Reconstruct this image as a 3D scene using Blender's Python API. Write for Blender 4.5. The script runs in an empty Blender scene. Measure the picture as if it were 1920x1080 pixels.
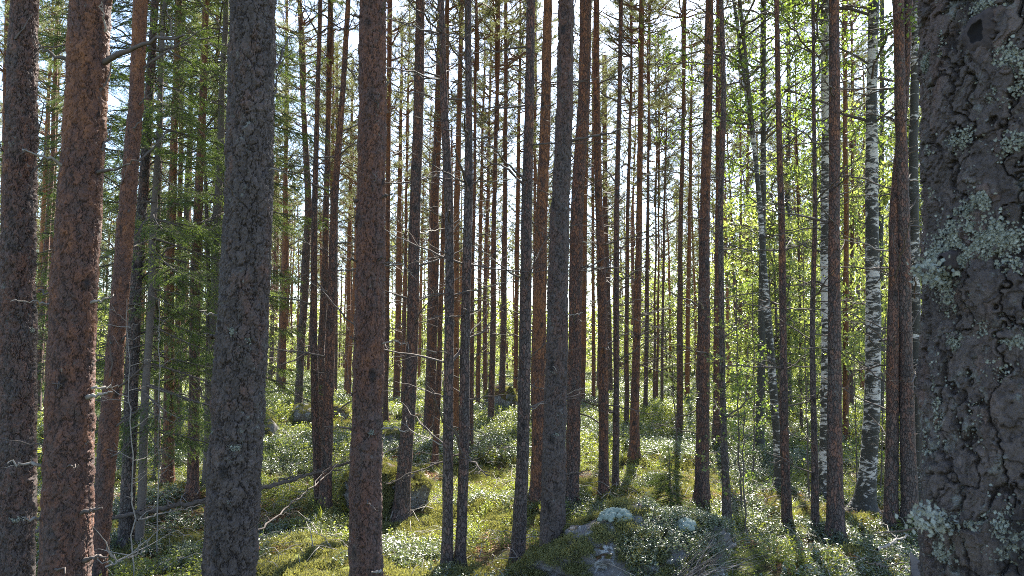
import bpy, math, random
import numpy as np
from mathutils import Vector, Matrix, Euler

R = math.radians
rng = np.random.default_rng(7)
random.seed(7)
scene = bpy.context.scene
COL = scene.collection

# ------------------------------------------------------------------ camera
FPX = 1387.0
PITCH = math.atan((675 - 540) / FPX)
CAMZ = 1.65
cam_d = bpy.data.cameras.new("camera")
cam = bpy.data.objects.new("camera", cam_d)
COL.objects.link(cam)
cam.location = (0, 0, CAMZ)
cam.rotation_euler = (math.pi / 2 + PITCH, 0, 0)
cam_d.sensor_width = 36
cam_d.lens = FPX / 1920 * 36
cam_d.clip_start = 0.05
cam_d.clip_end = 2000
cam_d.dof.use_dof = True
cam_d.dof.focus_distance = 9.0
cam_d.dof.aperture_fstop = 14.0
scene.camera = cam
scene.render.resolution_x = 1024
scene.render.resolution_y = 576

# ------------------------------------------------------------------ light
SUN_AZ = R(15)      # to the right of the view axis, in front of the camera
SUN_EL = R(48)
w = bpy.data.worlds.new("World")
scene.world = w
w.use_nodes = True
nt = w.node_tree
nt.nodes.clear()
sky = nt.nodes.new("ShaderNodeTexSky")
sky.sky_type = 'NISHITA'
sky.sun_disc = False
sky.sun_elevation = SUN_EL
sky.sun_rotation = SUN_AZ
sky.altitude = 100
sky.air_density = 1.0
sky.dust_density = 0.9
sky.ozone_density = 1.2
bgn = nt.nodes.new("ShaderNodeBackground")
bgn.inputs['Strength'].default_value = 0.078
outw = nt.nodes.new("ShaderNodeOutputWorld")
nt.links.new(sky.outputs[0], bgn.inputs[0])
nt.links.new(bgn.outputs[0], outw.inputs[0])
sun_d = bpy.data.lights.new("sun", 'SUN')
sun_d.energy = 5.0
sun_d.angle = R(0.53)
sun_d.color = (1.0, 0.95, 0.86)
sun = bpy.data.objects.new("sun", sun_d)
COL.objects.link(sun)
SDIR = Vector((math.sin(SUN_AZ) * math.cos(SUN_EL), math.cos(SUN_AZ) * math.cos(SUN_EL), math.sin(SUN_EL)))
sun.rotation_euler = SDIR.to_track_quat('Z', 'Y').to_euler()
sun.location = (0, 0, 40)
scene.view_settings.view_transform = 'Standard'
scene.view_settings.look = 'None'
scene.view_settings.exposure = 2.62
scene.view_settings.gamma = 1.0
scene.view_settings.use_curve_mapping = False
scene.render.engine = 'CYCLES'
scene.cycles.max_bounces = 7
scene.cycles.diffuse_bounces = 4
scene.cycles.glossy_bounces = 2
scene.cycles.transmission_bounces = 4
scene.cycles.sample_clamp_indirect = 6
scene.cycles.pixel_filter_type = 'BLACKMAN_HARRIS'
scene.cycles.filter_width = 0.95
scene.cycles.use_denoising = False

# ------------------------------------------------------------------ helpers
def hsh(ix, iy, iz, s=0):
    n = (ix * 73856093) ^ (iy * 19349663) ^ (iz * 83492791) ^ (s * 26544357)
    n = n & 0x7fffffff
    n = ((n ^ (n >> 13)) * 1274126177) & 0x7fffffff
    n = ((n ^ (n >> 15)) * 1103515245) & 0x7fffffff
    n = n ^ (n >> 16)
    return (n & 0xffffff) / float(0xffffff)

def vnoise(p, s=0):
    i = np.floor(p).astype(np.int64)
    f = p - i
    f = f * f * (3 - 2 * f)
    r = 0
    for dx in (0, 1):
        wx = f[:, 0] if dx else 1 - f[:, 0]
        for dy in (0, 1):
            wy = f[:, 1] if dy else 1 - f[:, 1]
            for dz in (0, 1):
                wz = f[:, 2] if dz else 1 - f[:, 2]
                r = r + wx * wy * wz * hsh(i[:, 0] + dx, i[:, 1] + dy, i[:, 2] + dz, s)
    return r * 2 - 1

def fbm(p, octv=4, s=0):
    a, r = 1.0, 0
    for k in range(octv):
        r = r + a * vnoise(p * (2.03 ** k) + 17.3 * k, s + k)
        a *= 0.5
    return r

def worley(p, s=0):
    i = np.floor(p).astype(np.int64)
    f1 = np.full(len(p), 9.0); f2 = np.full(len(p), 9.0); cid = np.zeros(len(p))
    for dx in (-1, 0, 1):
        for dy in (-1, 0, 1):
            for dz in (-1, 0, 1):
                cx, cy, cz = i[:, 0] + dx, i[:, 1] + dy, i[:, 2] + dz
                q = np.stack([cx + hsh(cx, cy, cz, s + 1), cy + hsh(cx, cy, cz, s + 2), cz + hsh(cx, cy, cz, s + 3)], 1)
                d = np.sqrt(((p - q) ** 2).sum(1))
                c = hsh(cx, cy, cz, s + 4)
                closer = d < f1
                f2 = np.where(closer, f1, np.minimum(f2, d))
                cid = np.where(closer, c, cid)
                f1 = np.where(closer, d, f1)
    return f1, f2, cid

def sstep(a, b, x):
    t = np.clip((x - a) / (b - a), 0, 1)
    return t * t * (3 - 2 * t)

class MB:
    """collects faces; builds one mesh"""
    def __init__(self):
        self.v = []; self.f = []; self.m = []; self.n = 0
    def add(self, verts, faces, mat=0):
        verts = np.asarray(verts, float)
        faces = np.asarray(faces, np.int64)
        self.v.append(verts); self.f.append(faces + self.n); self.m.append(np.full(len(faces), mat))
        self.n += len(verts)
    def mesh(self, name, mats, smooth=True):
        me = bpy.data.meshes.new(name)
        V = np.concatenate(self.v)
        loops = np.concatenate([f.ravel() for f in self.f])
        sizes = np.concatenate([np.full(len(f), f.shape[1]) for f in self.f])
        mi = np.concatenate(self.m)
        me.vertices.add(len(V)); me.vertices.foreach_set("co", V.ravel().astype(np.float32))
        me.loops.add(len(loops)); me.loops.foreach_set("vertex_index", loops.astype(np.int32))
        me.polygons.add(len(sizes))
        st = np.concatenate([[0], np.cumsum(sizes)[:-1]])
        me.polygons.foreach_set("loop_start", st.astype(np.int32))
        me.polygons.foreach_set("loop_total", sizes.astype(np.int32))
        me.polygons.foreach_set("material_index", mi.astype(np.int32))
        me.polygons.foreach_set("use_smooth", np.full(len(sizes), smooth))
        me.update(calc_edges=True)
        for m in (mats if isinstance(mats, (list, tuple)) else [mats]):
            me.materials.append(m)
        return me

def frames(pts):
    """side vectors for a polyline"""
    t = np.gradient(pts, axis=0)
    t /= np.linalg.norm(t, axis=1)[:, None] + 1e-9
    ref = np.tile(np.array([0.0, 1.0, 0.0]), (len(pts), 1))
    bad = np.abs(t[:, 1]) > 0.9
    ref[bad] = (1, 0, 0)
    if bad.any() and not bad.all():
        m = np.abs(t.mean(0)); ref[:] = np.eye(3)[int(np.argmin(m))]
    a = np.cross(ref, t); a /= np.linalg.norm(a, axis=1)[:, None] + 1e-9
    b = np.cross(t, a)
    return t, a, b

def tube_arr(pts, rad, n=6, cap=True):
    pts = np.asarray(pts, float); rad = np.asarray(rad, float)
    _, a, b = frames(pts)
    th = np.linspace(0, 2 * np.pi, n, endpoint=False)
    v = pts[:, None, :] + rad[:, None, None] * (np.cos(th)[None, :, None] * a[:, None, :] + np.sin(th)[None, :, None] * b[:, None, :])
    m = len(pts)
    i = np.arange(m - 1)[:, None] * n; j = np.arange(n)[None, :]; k = (j + 1) % n
    f = np.stack([i + j, i + k, i + n + k, i + n + j], -1).reshape(-1, 4)
    return v.reshape(-1, 3), f

def tube(mb, pts, rad, n=6, mat=0):
    v, f = tube_arr(pts, rad, n)
    mb.add(v, f, mat)
    m = len(pts)
    c = np.vstack([v[-n:], np.asarray(pts)[-1:]])
    mb.add(c, [[q, (q + 1) % n, n] for q in range(n)], mat)

def link(name, me, parent=None, loc=None, rot=None, scale=None):
    o = bpy.data.objects.new(name, me)
    COL.objects.link(o)
    if parent: o.parent = parent
    if loc is not None: o.location = loc
    if rot is not None: o.rotation_euler = rot
    if scale is not None: o.scale = (scale, scale, scale) if not hasattr(scale, '__len__') else scale
    return o

def tag(o, label=None, cat=None, group=None, kind=None):
    if label: o['label'] = label
    if cat: o['category'] = cat
    if group: o['group'] = group
    if kind: o['kind'] = kind
    return o

def attr(me, name, vals):
    a = me.attributes.new(name, 'FLOAT', 'POINT')
    a.data.foreach_set('value', np.asarray(vals, np.float32))

cp, sp = math.cos(PITCH), math.sin(PITCH)
def P(px, py, d):
    """world point seen at pixel (px, py) on the vertical plane y = d"""
    x = (px - 960) / FPX; u = (540 - py) / FPX
    D = np.array([x, cp - u * sp, sp + u * cp])
    return np.array([0, 0, CAMZ]) + D * (d / D[1])

# ------------------------------------------------------------------ terrain
DD = np.array([0, 3, 4, 5, 6, 7, 8, 9, 10, 12, 15, 20, 30, 45, 60, 80, 120, 200, 400])
DR = np.array([1.65, 1.72, 1.86, 1.97, 2.05, 2.11, 2.15, 2.17, 2.15, 2.10, 2.0, 1.85, 1.68, 1.48, 1.3, 1.1, 0.3, -2.5, -9.0])
def drop(d): return np.interp(d, DD, DR)
_ds = np.linspace(2.5, 120, 6000)
_ys = 675 + FPX * drop(_ds) / _ds
def depth_of(py): return float(np.interp(-py, -_ys, _ds))
MOUNDS = []   # x, y, radius, height
def mound_px(px, py, rad, h):
    d = depth_of(py); p = P(px, py, d); MOUNDS.append((p[0], p[1], rad, h))
mound_px(450, 770, 3.5, 0.55); mound_px(560, 800, 2.2, 0.3); mound_px(930, 790, 1.6, 0.28)
mound_px(1230, 790, 2.0, 0.25); mound_px(1560, 800, 3.0, .25); mound_px(340, 960, 1.3, .22); mound_px(900, 950, .8, .12)
mound_px(1450, 1075, 1.2, .16); mound_px(560, 1060, .9, .15)
def terrain(x, y):
    x = np.atleast_1d(np.asarray(x, float)); y = np.atleast_1d(np.asarray(y, float))
    z = CAMZ - drop(np.abs(y))
    amp = np.clip(np.abs(y) / 10, 0.35, 1.6)
    p = np.stack([x, y, np.zeros_like(x)], 1)
    z = z + amp * 0.10 * fbm(p * 0.45 + 5.1, 3, 3) + 0.055 * fbm(p * 1.7, 3, 9)
    f1, f2, c = worley(p * np.array([0.9, 0.9, 1]) + 0.35 * np.stack([vnoise(p * 1.3, 1), vnoise(p * 1.3, 2), 0 * x], 1), 21)
    z = z + 0.13 * (1 - sstep(0.05, 0.62, f1)) * c * np.clip(np.abs(y) / 7, .4, 1)
    for mx, my, mr, mh in MOUNDS:
        z = z + mh * np.exp(-((x - mx) ** 2 + (y - my) ** 2) / (mr * mr))
    for mx, my, mr, mh in TREEB:
        k = (np.abs(x - mx) < 3 * mr) & (np.abs(y - my) < 3 * mr)
        z[k] = z[k] + mh * np.exp(-((x[k] - mx) ** 2 + (y[k] - my) ** 2) / (mr * mr))
    return z
TREEB = []
def tz(x, y): return float(terrain(x, y)[0])

# ------------------------------------------------------------------ materials
def mat_new(name):
    m = bpy.data.materials.new(name); m.use_nodes = True
    n = m.node_tree; n.nodes.clear()
    return m, n, n.nodes, n.links
class NB:
    def __init__(s, name):
        s.m, s.t, s.n, s.l = mat_new(name)
        s.out = s.n.new('ShaderNodeOutputMaterial')
    def node(s, typ, **kw):
        nd = s.n.new(typ)
        for k, v in kw.items():
            if k.startswith('i_'):
                nd.inputs[k[2:].replace('_', ' ')].default_value = v
            else: setattr(nd, k, v)
        return nd
    def link(s, a, b): s.l.new(a, b)
    def coords(s, scale=(1, 1, 1), typ='Object'):
        tc = s.node('ShaderNodeTexCoord'); mp = s.node('ShaderNodeMapping')
        mp.inputs['Scale'].default_value = scale
        s.link(tc.outputs[typ], mp.inputs['Vector']); return mp.outputs[0]
    def noise(s, vec, scale, detail=4, rough=.55, dist=0):
        nd = s.node('ShaderNodeTexNoise'); nd.inputs['Scale'].default_value = scale
        nd.inputs['Detail'].default_value = detail; nd.inputs['Roughness'].default_value = rough
        nd.inputs['Distortion'].default_value = dist
        if vec: s.link(vec, nd.inputs['Vector'])
        return nd.outputs['Fac'], nd.outputs['Color']
    def ramp(s, fac, stops, interp='LINEAR'):
        nd = s.node('ShaderNodeValToRGB'); cr = nd.color_ramp; cr.interpolation = interp
        while len(cr.elements) < len(stops): cr.elements.new(0.5)
        for e, (p, c) in zip(cr.elements, stops):
            e.position = p; e.color = (c[0], c[1], c[2], 1) if hasattr(c, '__len__') else (c, c, c, 1)
        s.link(fac, nd.inputs[0]); return nd.outputs[0]
    def mix(s, fac, a, b, mode='MIX'):
        nd = s.node('ShaderNodeMix', data_type='RGBA', blend_type=mode)
        for sock, v in ((nd.inputs[0], fac), (nd.inputs[6], a), (nd.inputs[7], b)):
            if isinstance(v, (int, float)): sock.default_value = v
            elif isinstance(v, tuple): sock.default_value = (*v, 1)
            else: s.link(v, sock)
        return nd.outputs[2]
    def math(s, op, a, b=None, c=None):
        nd = s.node('ShaderNodeMath', operation=op)
        for k, v in enumerate((a, b, c)):
            if v is None: continue
            if isinstance(v, (int, float)): nd.inputs[k].default_value = v
            else: s.link(v, nd.inputs[k])
        return nd.outputs[0]
    def bump(s, h, dist, strength=1.0, normal=None):
        nd = s.node('ShaderNodeBump'); nd.inputs['Distance'].default_value = dist
        nd.inputs['Strength'].default_value = strength; s.link(h, nd.inputs['Height'])
        if normal: s.link(normal, nd.inputs['Normal'])
        return nd.outputs[0]
    def pbr(s, col, rough=.8, normal=None, spec=.3):
        b = s.node('ShaderNodeBsdfPrincipled')
        if isinstance(col, tuple): b.inputs['Base Color'].default_value = (*col, 1)
        else: s.link(col, b.inputs['Base Color'])
        if isinstance(rough, (int, float)): b.inputs['Roughness'].default_value = rough
        else: s.link(rough, b.inputs['Roughness'])
        b.inputs['Specular IOR Level'].default_value = spec
        if normal: s.link(normal, b.inputs['Normal'])
        s.link(b.outputs[0], s.out.inputs[0]); return b

def obj_rgb(b):
    oi = b.node('ShaderNodeObjectInfo'); sx = b.node('ShaderNodeSeparateColor')
    b.link(oi.outputs['Color'], sx.inputs[0]); return sx.outputs, oi

def bark_material(name, hero):
    """Scots pine bark. Object colour: red = warmth (how orange), green = lichen, blue = brightness."""
    b = NB(name)
    rgb, oi = obj_rgb(b)
    off = b.node('ShaderNodeVectorMath', operation='ADD')
    tc = b.node('ShaderNodeTexCoord')
    sc = b.node('ShaderNodeVectorMath', operation='SCALE'); sc.inputs[0].default_value = (7.3, 3.1, 5.7)
    b.link(oi.outputs['Random'], sc.inputs['Scale'])
    b.link(tc.outputs['Object'], off.inputs[0]); b.link(sc.outputs[0], off.inputs[1])
    def mp(s):
        m = b.node('ShaderNodeMapping'); m.inputs['Scale'].default_value = s
        b.link(off.outputs[0], m.inputs[0]); return m.outputs[0]
    sep = b.node('ShaderNodeSeparateXYZ'); b.link(tc.outputs['Object'], sep.inputs[0])
    height = sep.outputs[2]
    warpf, warpc = b.noise(mp((1, 1, .5)), 22, 3)
    vm = b.node('ShaderNodeVectorMath', operation='MULTIPLY_ADD')
    b.link(warpc, vm.inputs[0]); vm.inputs[1].default_value = (.05, .05, .05); b.link(mp((1, 1, .42)), vm.inputs[2])
    vor = b.node('ShaderNodeTexVoronoi', feature='DISTANCE_TO_EDGE'); vor.inputs['Scale'].default_value = 38
    b.link(vm.outputs[0], vor.inputs['Vector'])
    vorc = b.node('ShaderNodeTexVoronoi'); vorc.inputs['Scale'].default_value = 38
    b.link(vm.outputs[0], vorc.inputs['Vector'])
    vs = b.node('ShaderNodeSeparateColor'); b.link(vorc.outputs['Color'], vs.inputs[0])
    if hero:
        a1 = b.node('ShaderNodeAttribute', attribute_name='crack'); crack = a1.outputs['Fac']
        a2 = b.node('ShaderNodeAttribute', attribute_name='cell'); cell = a2.outputs['Fac']
    else:
        crack = b.ramp(vor.outputs['Distance'], [(0.0, .1), (0.12, 1)]); cell = vs.outputs[0]
    n_lo, _ = b.noise(mp((1, 1, .35)), 3.2, 4, .6)
    n_hi, _ = b.noise(mp((1, 1, .6)), 75, 5, .65)
    n_md, _ = b.noise(mp((1, 1, .4)), 14, 4, .6, .6)
    # warmth: patches of thin reddish bark, more with height
    hw = b.math('MULTIPLY', b.math('SUBTRACT', height, 1.2), 0.06)
    warm = b.math('ADD', b.math('ADD', rgb[0], hw), b.math('MULTIPLY', b.math('SUBTRACT', n_lo, .5), 1.1))
    warm = b.math('ADD', warm, b.math('ADD', b.math('MULTIPLY', b.math('SUBTRACT', cell, .5), .4), b.math('MULTIPLY', b.math('SUBTRACT', n_md, .5), .9)))
    grey = b.mix(b.math('ADD', b.math('MULTIPLY', cell, .6), b.math('MULTIPLY', n_md, .45)), (.034, .026, .023), (.215, .172, .155))
    red = b.mix(b.math('ADD', b.math('MULTIPLY', cell, .5), b.math('MULTIPLY', n_md, .6)), (.055, .024, .016), (.27, .125, .082))
    org = b.mix(n_md, (.20, .070, .026), (.40, .17, .065))
    wr = b.ramp(warm, [(.15, 0), (.62, 1)])
    wo = b.ramp(warm, [(.62, 0), (1.0, 1)])
    col = b.mix(wr, grey, red); col = b.mix(wo, col, org)
    col = b.mix(b.ramp(n_hi, [(.25, .55), (.7, 0)]), col, (.035, .028, .026))
    col = b.mix(b.math('MULTIPLY', b.math('SUBTRACT', 1, crack), b.math('SUBTRACT', .9, b.math('MULTIPLY', wo, .6))), col, (.03, .022, .02))
    # dark knots
    kn = b.node('ShaderNodeTexVoronoi'); kn.inputs['Scale'].default_value = 5.2; b.link(mp((1, 1, .55)), kn.inputs['Vector'])
    kd = b.ramp(b.math('ADD', kn.outputs['Distance'], b.math('MULTIPLY', n_md, .12)), [(.15, 1), (.24, 0)])
    col = b.mix(b.math('MULTIPLY', kd, .85), col, (.022, .018, .017))
    # lichen: pale flecks, thicker low down
    l1, _ = b.noise(mp((1, 1, .8)), 38, 4, .7)
    l2, _ = b.noise(mp((1, 1, .7)), 5, 3, .6)
    lf = b.math('ADD', b.math('MULTIPLY', l1, .75), b.math('MULTIPLY', l2, .35))
    lf = b.math('ADD', lf, b.math('MULTIPLY', rgb[1], .16))
    lf = b.ramp(lf, [(.68, 0), (.78, 1)])
    col = b.mix(b.math('MULTIPLY', lf, .6), col, (.27, .29, .26))
    bc = b.node('ShaderNodeVectorMath', operation='SCALE'); b.link(col, bc.inputs[0]); b.link(b.math('MULTIPLY', rgb[2], 1.75), bc.inputs['Scale'])
    h = b.math('ADD', b.math('MULTIPLY', n_hi, .5), b.math('MULTIPLY', lf, .5))
    if hero:
        n_vh, _ = b.noise(mp((1, 1, .7)), 260, 4, .7)
        n_pl, _ = b.noise(mp((1, 1, .45)), 120, 6, .75, 1.2)
        nrm = b.bump(b.math('ADD', b.math('ADD', h, b.math('MULTIPLY', n_vh, .45)), b.math('MULTIPLY', n_pl, .9)), .006, 1.0)
    else:
        h = b.math('ADD', h, b.math('ADD', crack, b.math('MULTIPLY', cell, .8)))
        nrm = b.bump(h, .009, 1.0)
    b.pbr(bc.outputs[0], .74, nrm, .35)
    return b.m
M_BARK = bark_material('pine_bark', False)
M_HERO = bark_material('pine_bark_plated', True)

def birch_material():
    b = NB('birch_bark'); rgb, oi = obj_rgb(b)
    v = b.coords((1, 1, 2.6)); n1, _ = b.noise(v, 7, 5, .65, .8)
    v2 = b.coords((1, 1, 1.0)); n2, _ = b.noise(v2, 2.2, 3)
    n3, _ = b.noise(b.coords((1, 1, 6)), 30, 3)
    sep = b.node('ShaderNodeSeparateXYZ'); tc = b.node('ShaderNodeTexCoord'); b.link(tc.outputs['Object'], sep.inputs[0])
    low = b.math('MULTIPLY', b.math('SUBTRACT', 1.2, sep.outputs[2]), .05)
    low = b.math('MAXIMUM', low, 0)
    f = b.math('ADD', b.math('ADD', b.math('MULTIPLY', n1, .8), b.math('MULTIPLY', n2, .35)), b.math('ADD', low, b.math('MULTIPLY', rgb[1], .25)))
    dark = b.ramp(f, [(.545, 0), (.60, 1)])
    white = b.mix(n3, (.36, .34, .31), (.66, .63, .58))
    black = b.mix(n3, (.018, .016, .014), (.075, .072, .058))
    col = b.mix(dark, white, black)
    b.pbr(col, .7, b.bump(b.math('SUBTRACT', n3, b.math('MULTIPLY', dark, -1.2)), .006, .8), .3)
    return b.m
M_BIRCH = birch_material()

def twig_material(name, c1, c2, scale=30):
    b = NB(name); n, _ = b.noise(b.coords(), scale, 4)
    b.pbr(b.mix(n, c1, c2), .85, b.bump(n, .003, .7), .25); return b.m
M_TWIG = twig_material('dead_twig_bark', (.05, .04, .035), (.14, .115, .10))
M_PALE = twig_material('bleached_dead_wood', (.12, .10, .085), (.34, .31, .27))
M_LIMB = twig_material('limb_bark', (.10, .055, .035), (.22, .12, .07))

def leaf_material(name, c1, c2, trans, rough=.45, spec=.4, tcol=None, nscale=3.0):
    b = NB(name)
    geo = b.node('ShaderNodeNewGeometry')
    oi = b.node('ShaderNodeObjectInfo')
    n, _ = b.noise(b.coords(), nscale, 3)
    f = b.math('ADD', b.math('MULTIPLY', geo.outputs['Random Per Island'], .7), b.math('ADD', b.math('MULTIPLY', n, .5), b.math('MULTIPLY', oi.outputs['Random'], .25)))
    f = b.math('SUBTRACT', f, .22)
    col = b.mix(f, c1, c2)
    p = b.pbr(col, rough, None, spec)
    tr = b.node('ShaderNodeBsdfTranslucent')
    tcc = b.mix(1.0, col, tcol or (1.6, 1.5, .5), 'MULTIPLY')
    b.link(tcc, tr.inputs[0])
    mx = b.node('ShaderNodeMixShader'); mx.inputs[0].default_value = trans
    b.link(p.outputs[0], mx.inputs[1]); b.link(tr.outputs[0], mx.inputs[2]); b.link(mx.outputs[0], b.out.inputs[0])
    return b.m
M_NEEDLE = leaf_material('pine_needles', (.085, .10, .06), (.17, .18, .10), .45, .5, .4, (1.3, 1.3, .7))
M_SPRUCE = leaf_material('spruce_needles', (.048, .075, .03), (.115, .152, .055), .48, .5, .4, (1.6, 1.65, .65))
M_LEAF = leaf_material('birch_leaves', (.075, .115, .035), (.15, .20, .06), .5, .38, .6, (1.75, 1.75, .75))
M_FARLEAF = leaf_material('young_leaves', (.105, .14, .05), (.205, .235, .10), .5, .42, .6, (1.7, 1.68, .8))
M_LING = leaf_material('lingonberry_leaves', (.065, .085, .05), (.16, .185, .11), .25, .38, 1.0, (1.7, 1.8, .6))
M_BILB = leaf_material('bilberry_leaves', (.095, .12, .045), (.20, .22, .085), .45, .38, .6, (1.9, 1.9, .6))
M_MOSS = leaf_material('moss_shoots', (.095, .10, .042), (.25, .245, .12), .32, .7, .1, (1.5, 1.45, .6))
M_LICHEN = leaf_material('grey_lichen', (.15, .165, .14), (.40, .41, .345), .15, .8, .1, (1, 1, 1), 20)
M_LITTER = leaf_material('dead_leaves', (.14, .07, .035), (.34, .2, .1), .25, .7, .15, (1.4, 1, .6))

def ground_material():
    b = NB('forest_floor')
    v = b.coords((1, 1, 1))
    n1, _ = b.noise(v, .9, 5, .6); n2, _ = b.noise(v, 6, 5, .6, .4); n3, _ = b.noise(v, 45, 5, .7); n4, _ = b.noise(v, 2.4, 4)
    moss = b.mix(n3, (.045, .06, .014), (.17, .18, .04))
    litter = b.mix(n3, (.035, .022, .014), (.19, .115, .065))
    dark = b.mix(n3, (.018, .02, .01), (.06, .055, .03))
    col = b.mix(b.ramp(n2, [(.42, 0), (.55, 1)]), dark, moss)
    col = b.mix(b.ramp(n4, [(.52, 0), (.62, 1)]), col, litter)
    h = b.math('ADD', b.math('MULTIPLY', n3, .4), n2)
    b.pbr(col, .95, b.bump(h, .05, .9), .1)
    return b.m
M_GROUND = ground_material()

def rock_material(name, mossy):
    b = NB(name)
    v = b.coords(); n1, _ = b.noise(v, 4, 6, .65); n2, _ = b.noise(v, 26, 6, .7); n3, _ = b.noise(v, 90, 4, .7)
    stone = b.mix(n2, (.05, .046, .045), (.25, .235, .225))
    lich = b.ramp(b.math('ADD', b.math('MULTIPLY', n1, .5), b.math('MULTIPLY', n2, .5)), [(.53, 0), (.57, 1)])
    stone = b.mix(b.math('MULTIPLY', lich, .7), stone, (.40, .42, .42))
    geo = b.node('ShaderNodeNewGeometry'); sp_ = b.node('ShaderNodeSeparateXYZ'); b.link(geo.outputs['Normal'], sp_.inputs[0])
    tc = b.node('ShaderNodeTexCoord'); so = b.node('ShaderNodeSeparateXYZ'); b.link(tc.outputs['Object'], so.inputs[0])
    up = b.math('ADD', b.math('MULTIPLY', sp_.outputs[2], .35), b.math('MULTIPLY', b.math('SUBTRACT', n1, .5), 1.7))
    mf = b.ramp(b.math('ADD', up, mossy), [(.42, 0), (.52, 1)])
    moss = b.mix(n3, (.045, .05, .012), (.17, .15, .03))
    brown = b.mix(n3, (.05, .025, .015), (.2, .1, .05))
    moss = b.mix(b.ramp(n2, [(.44, 0), (.52, 1)]), moss, brown)
    col = b.mix(mf, stone, moss)
    h = b.math('ADD', b.math('MULTIPLY', n2, .5), b.math('MULTIPLY', b.math('MULTIPLY', n3, mf), 1.2))
    b.pbr(col, .9, b.bump(h, .05, 1.0), .25)
    return b.m
M_ROCK = rock_material('granite_boulder', 0.04)
M_ROCKM = rock_material('mossy_boulder', 0.30)

# ------------------------------------------------------------------ ground sheet
def build_ground():
    a = np.concatenate([np.linspace(-60, -1, 30), np.linspace(0, 30, 420)[0:], np.geomspace(30.2, 900, 110)])
    n = 420
    s = np.linspace(-1, 1, n)
    # wedge-like grid: lateral extent grows with depth
    Y = np.repeat(a[:, None], n, 1)
    ext = np.maximum(12, np.abs(a) * 1.25 + 6)[:, None]
    X = np.sign(s)[None, :] * np.abs(s)[None, :] ** 1.15 * ext
    z = terrain(X.ravel(), Y.ravel())
    far = np.clip((np.hypot(X, Y).ravel() - 150) / 400, 0, 1)
    z = z + far * 6
    V = np.stack([X.ravel(), Y.ravel(), z], 1)
    m = len(a)
    i = np.arange(m - 1)[:, None] * n; j = np.arange(n - 1)[None, :]
    F = np.stack([i + j, i + j + 1, i + n + j + 1, i + n + j], -1).reshape(-1, 4)
    mb = MB(); mb.add(V, F)
    o = link('ground', mb.mesh('ground', M_GROUND))
    tag(o, 'hummocky forest floor of moss, litter and low dwarf shrubs', None, None, 'structure')

# ------------------------------------------------------------------ trunks
def smooth_path(zs, ctrl_z, ctrl_v, k):
    v = np.interp(zs, ctrl_z, ctrl_v)
    if k > 1:
        ker = np.hanning(k + 2)[1:-1]; ker /= ker.sum()
        pad = np.concatenate([2 * v[0] - v[k:0:-1], v, 2 * v[-1] - v[-2:-k - 2:-1]])
        v = np.convolve(pad, ker, 'same')[k:-k]
    return v

class Tree: pass
def tree_path(pts, d, H):
    """control points in the photo -> world axis x(z), r(z), relative to the base"""
    W = np.array([P(x, y, d) for x, y, w_ in pts])
    rr = np.array([w_ * d / FPX / 2 for x, y, w_ in pts])
    z = W[:, 2]; x = W[:, 0]
    o = np.argsort(z); z, x, rr = z[o], x[o], rr[o]
    t = Tree(); t.d = d
    bx = x[0] + (x[1] - x[0]) / max(z[1] - z[0], .1) * 0
    t.base = np.array([x[0], d, tz(x[0], d)])
    zb = t.base[2]
    if z[0] > zb + .02:      # lowest point in the picture is above the ground: go on down
        sl = (x[1] - x[0]) / (z[1] - z[0]) if len(z) > 1 else 0
        x0 = x[0] - sl * (z[0] - zb) * .6
        t.base = np.array([x0, d, tz(x0, d)]); zb = t.base[2]
        z = np.concatenate([[zb], z]); x = np.concatenate([[x0], x]); rr = np.concatenate([[rr[0] * 1.06], rr])
    else:
        z[0] = zb
    top = H + zb
    if z[-1] < top - .5:
        sl = (x[-1] - x[-2]) / max(z[-1] - z[-2], .2)
        k = top - z[-1]
        z = np.concatenate([z, [z[-1] + k * .5, top]])
        x = np.concatenate([x, [x[-1] + sl * k * .35, x[-1] + sl * k * .45]])
        rr = np.concatenate([rr, [rr[-1] * .68, max(.012, rr[-1] * .14)]])
    t.z = z - zb; t.x = x - t.base[0]; t.r = rr; t.H = H
    return t

def axis_at(t, zs, smooth=True, wig=1.0, seed=0):
    zs = np.asarray(zs, float)
    x = np.interp(zs, t.z, t.x); r = np.interp(zs, t.z, t.r)
    q = np.stack([zs * .55 + seed * 3.1, np.full_like(zs, seed * 1.7), np.zeros_like(zs)], 1)
    q2 = q + 40
    dx = vnoise(q, 5) * .018 * wig; dy = vnoise(q2, 6) * .03 * wig
    dx = dx * np.clip(zs / 1.0, 0, 1)
    return x + dx, dy, r

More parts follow.
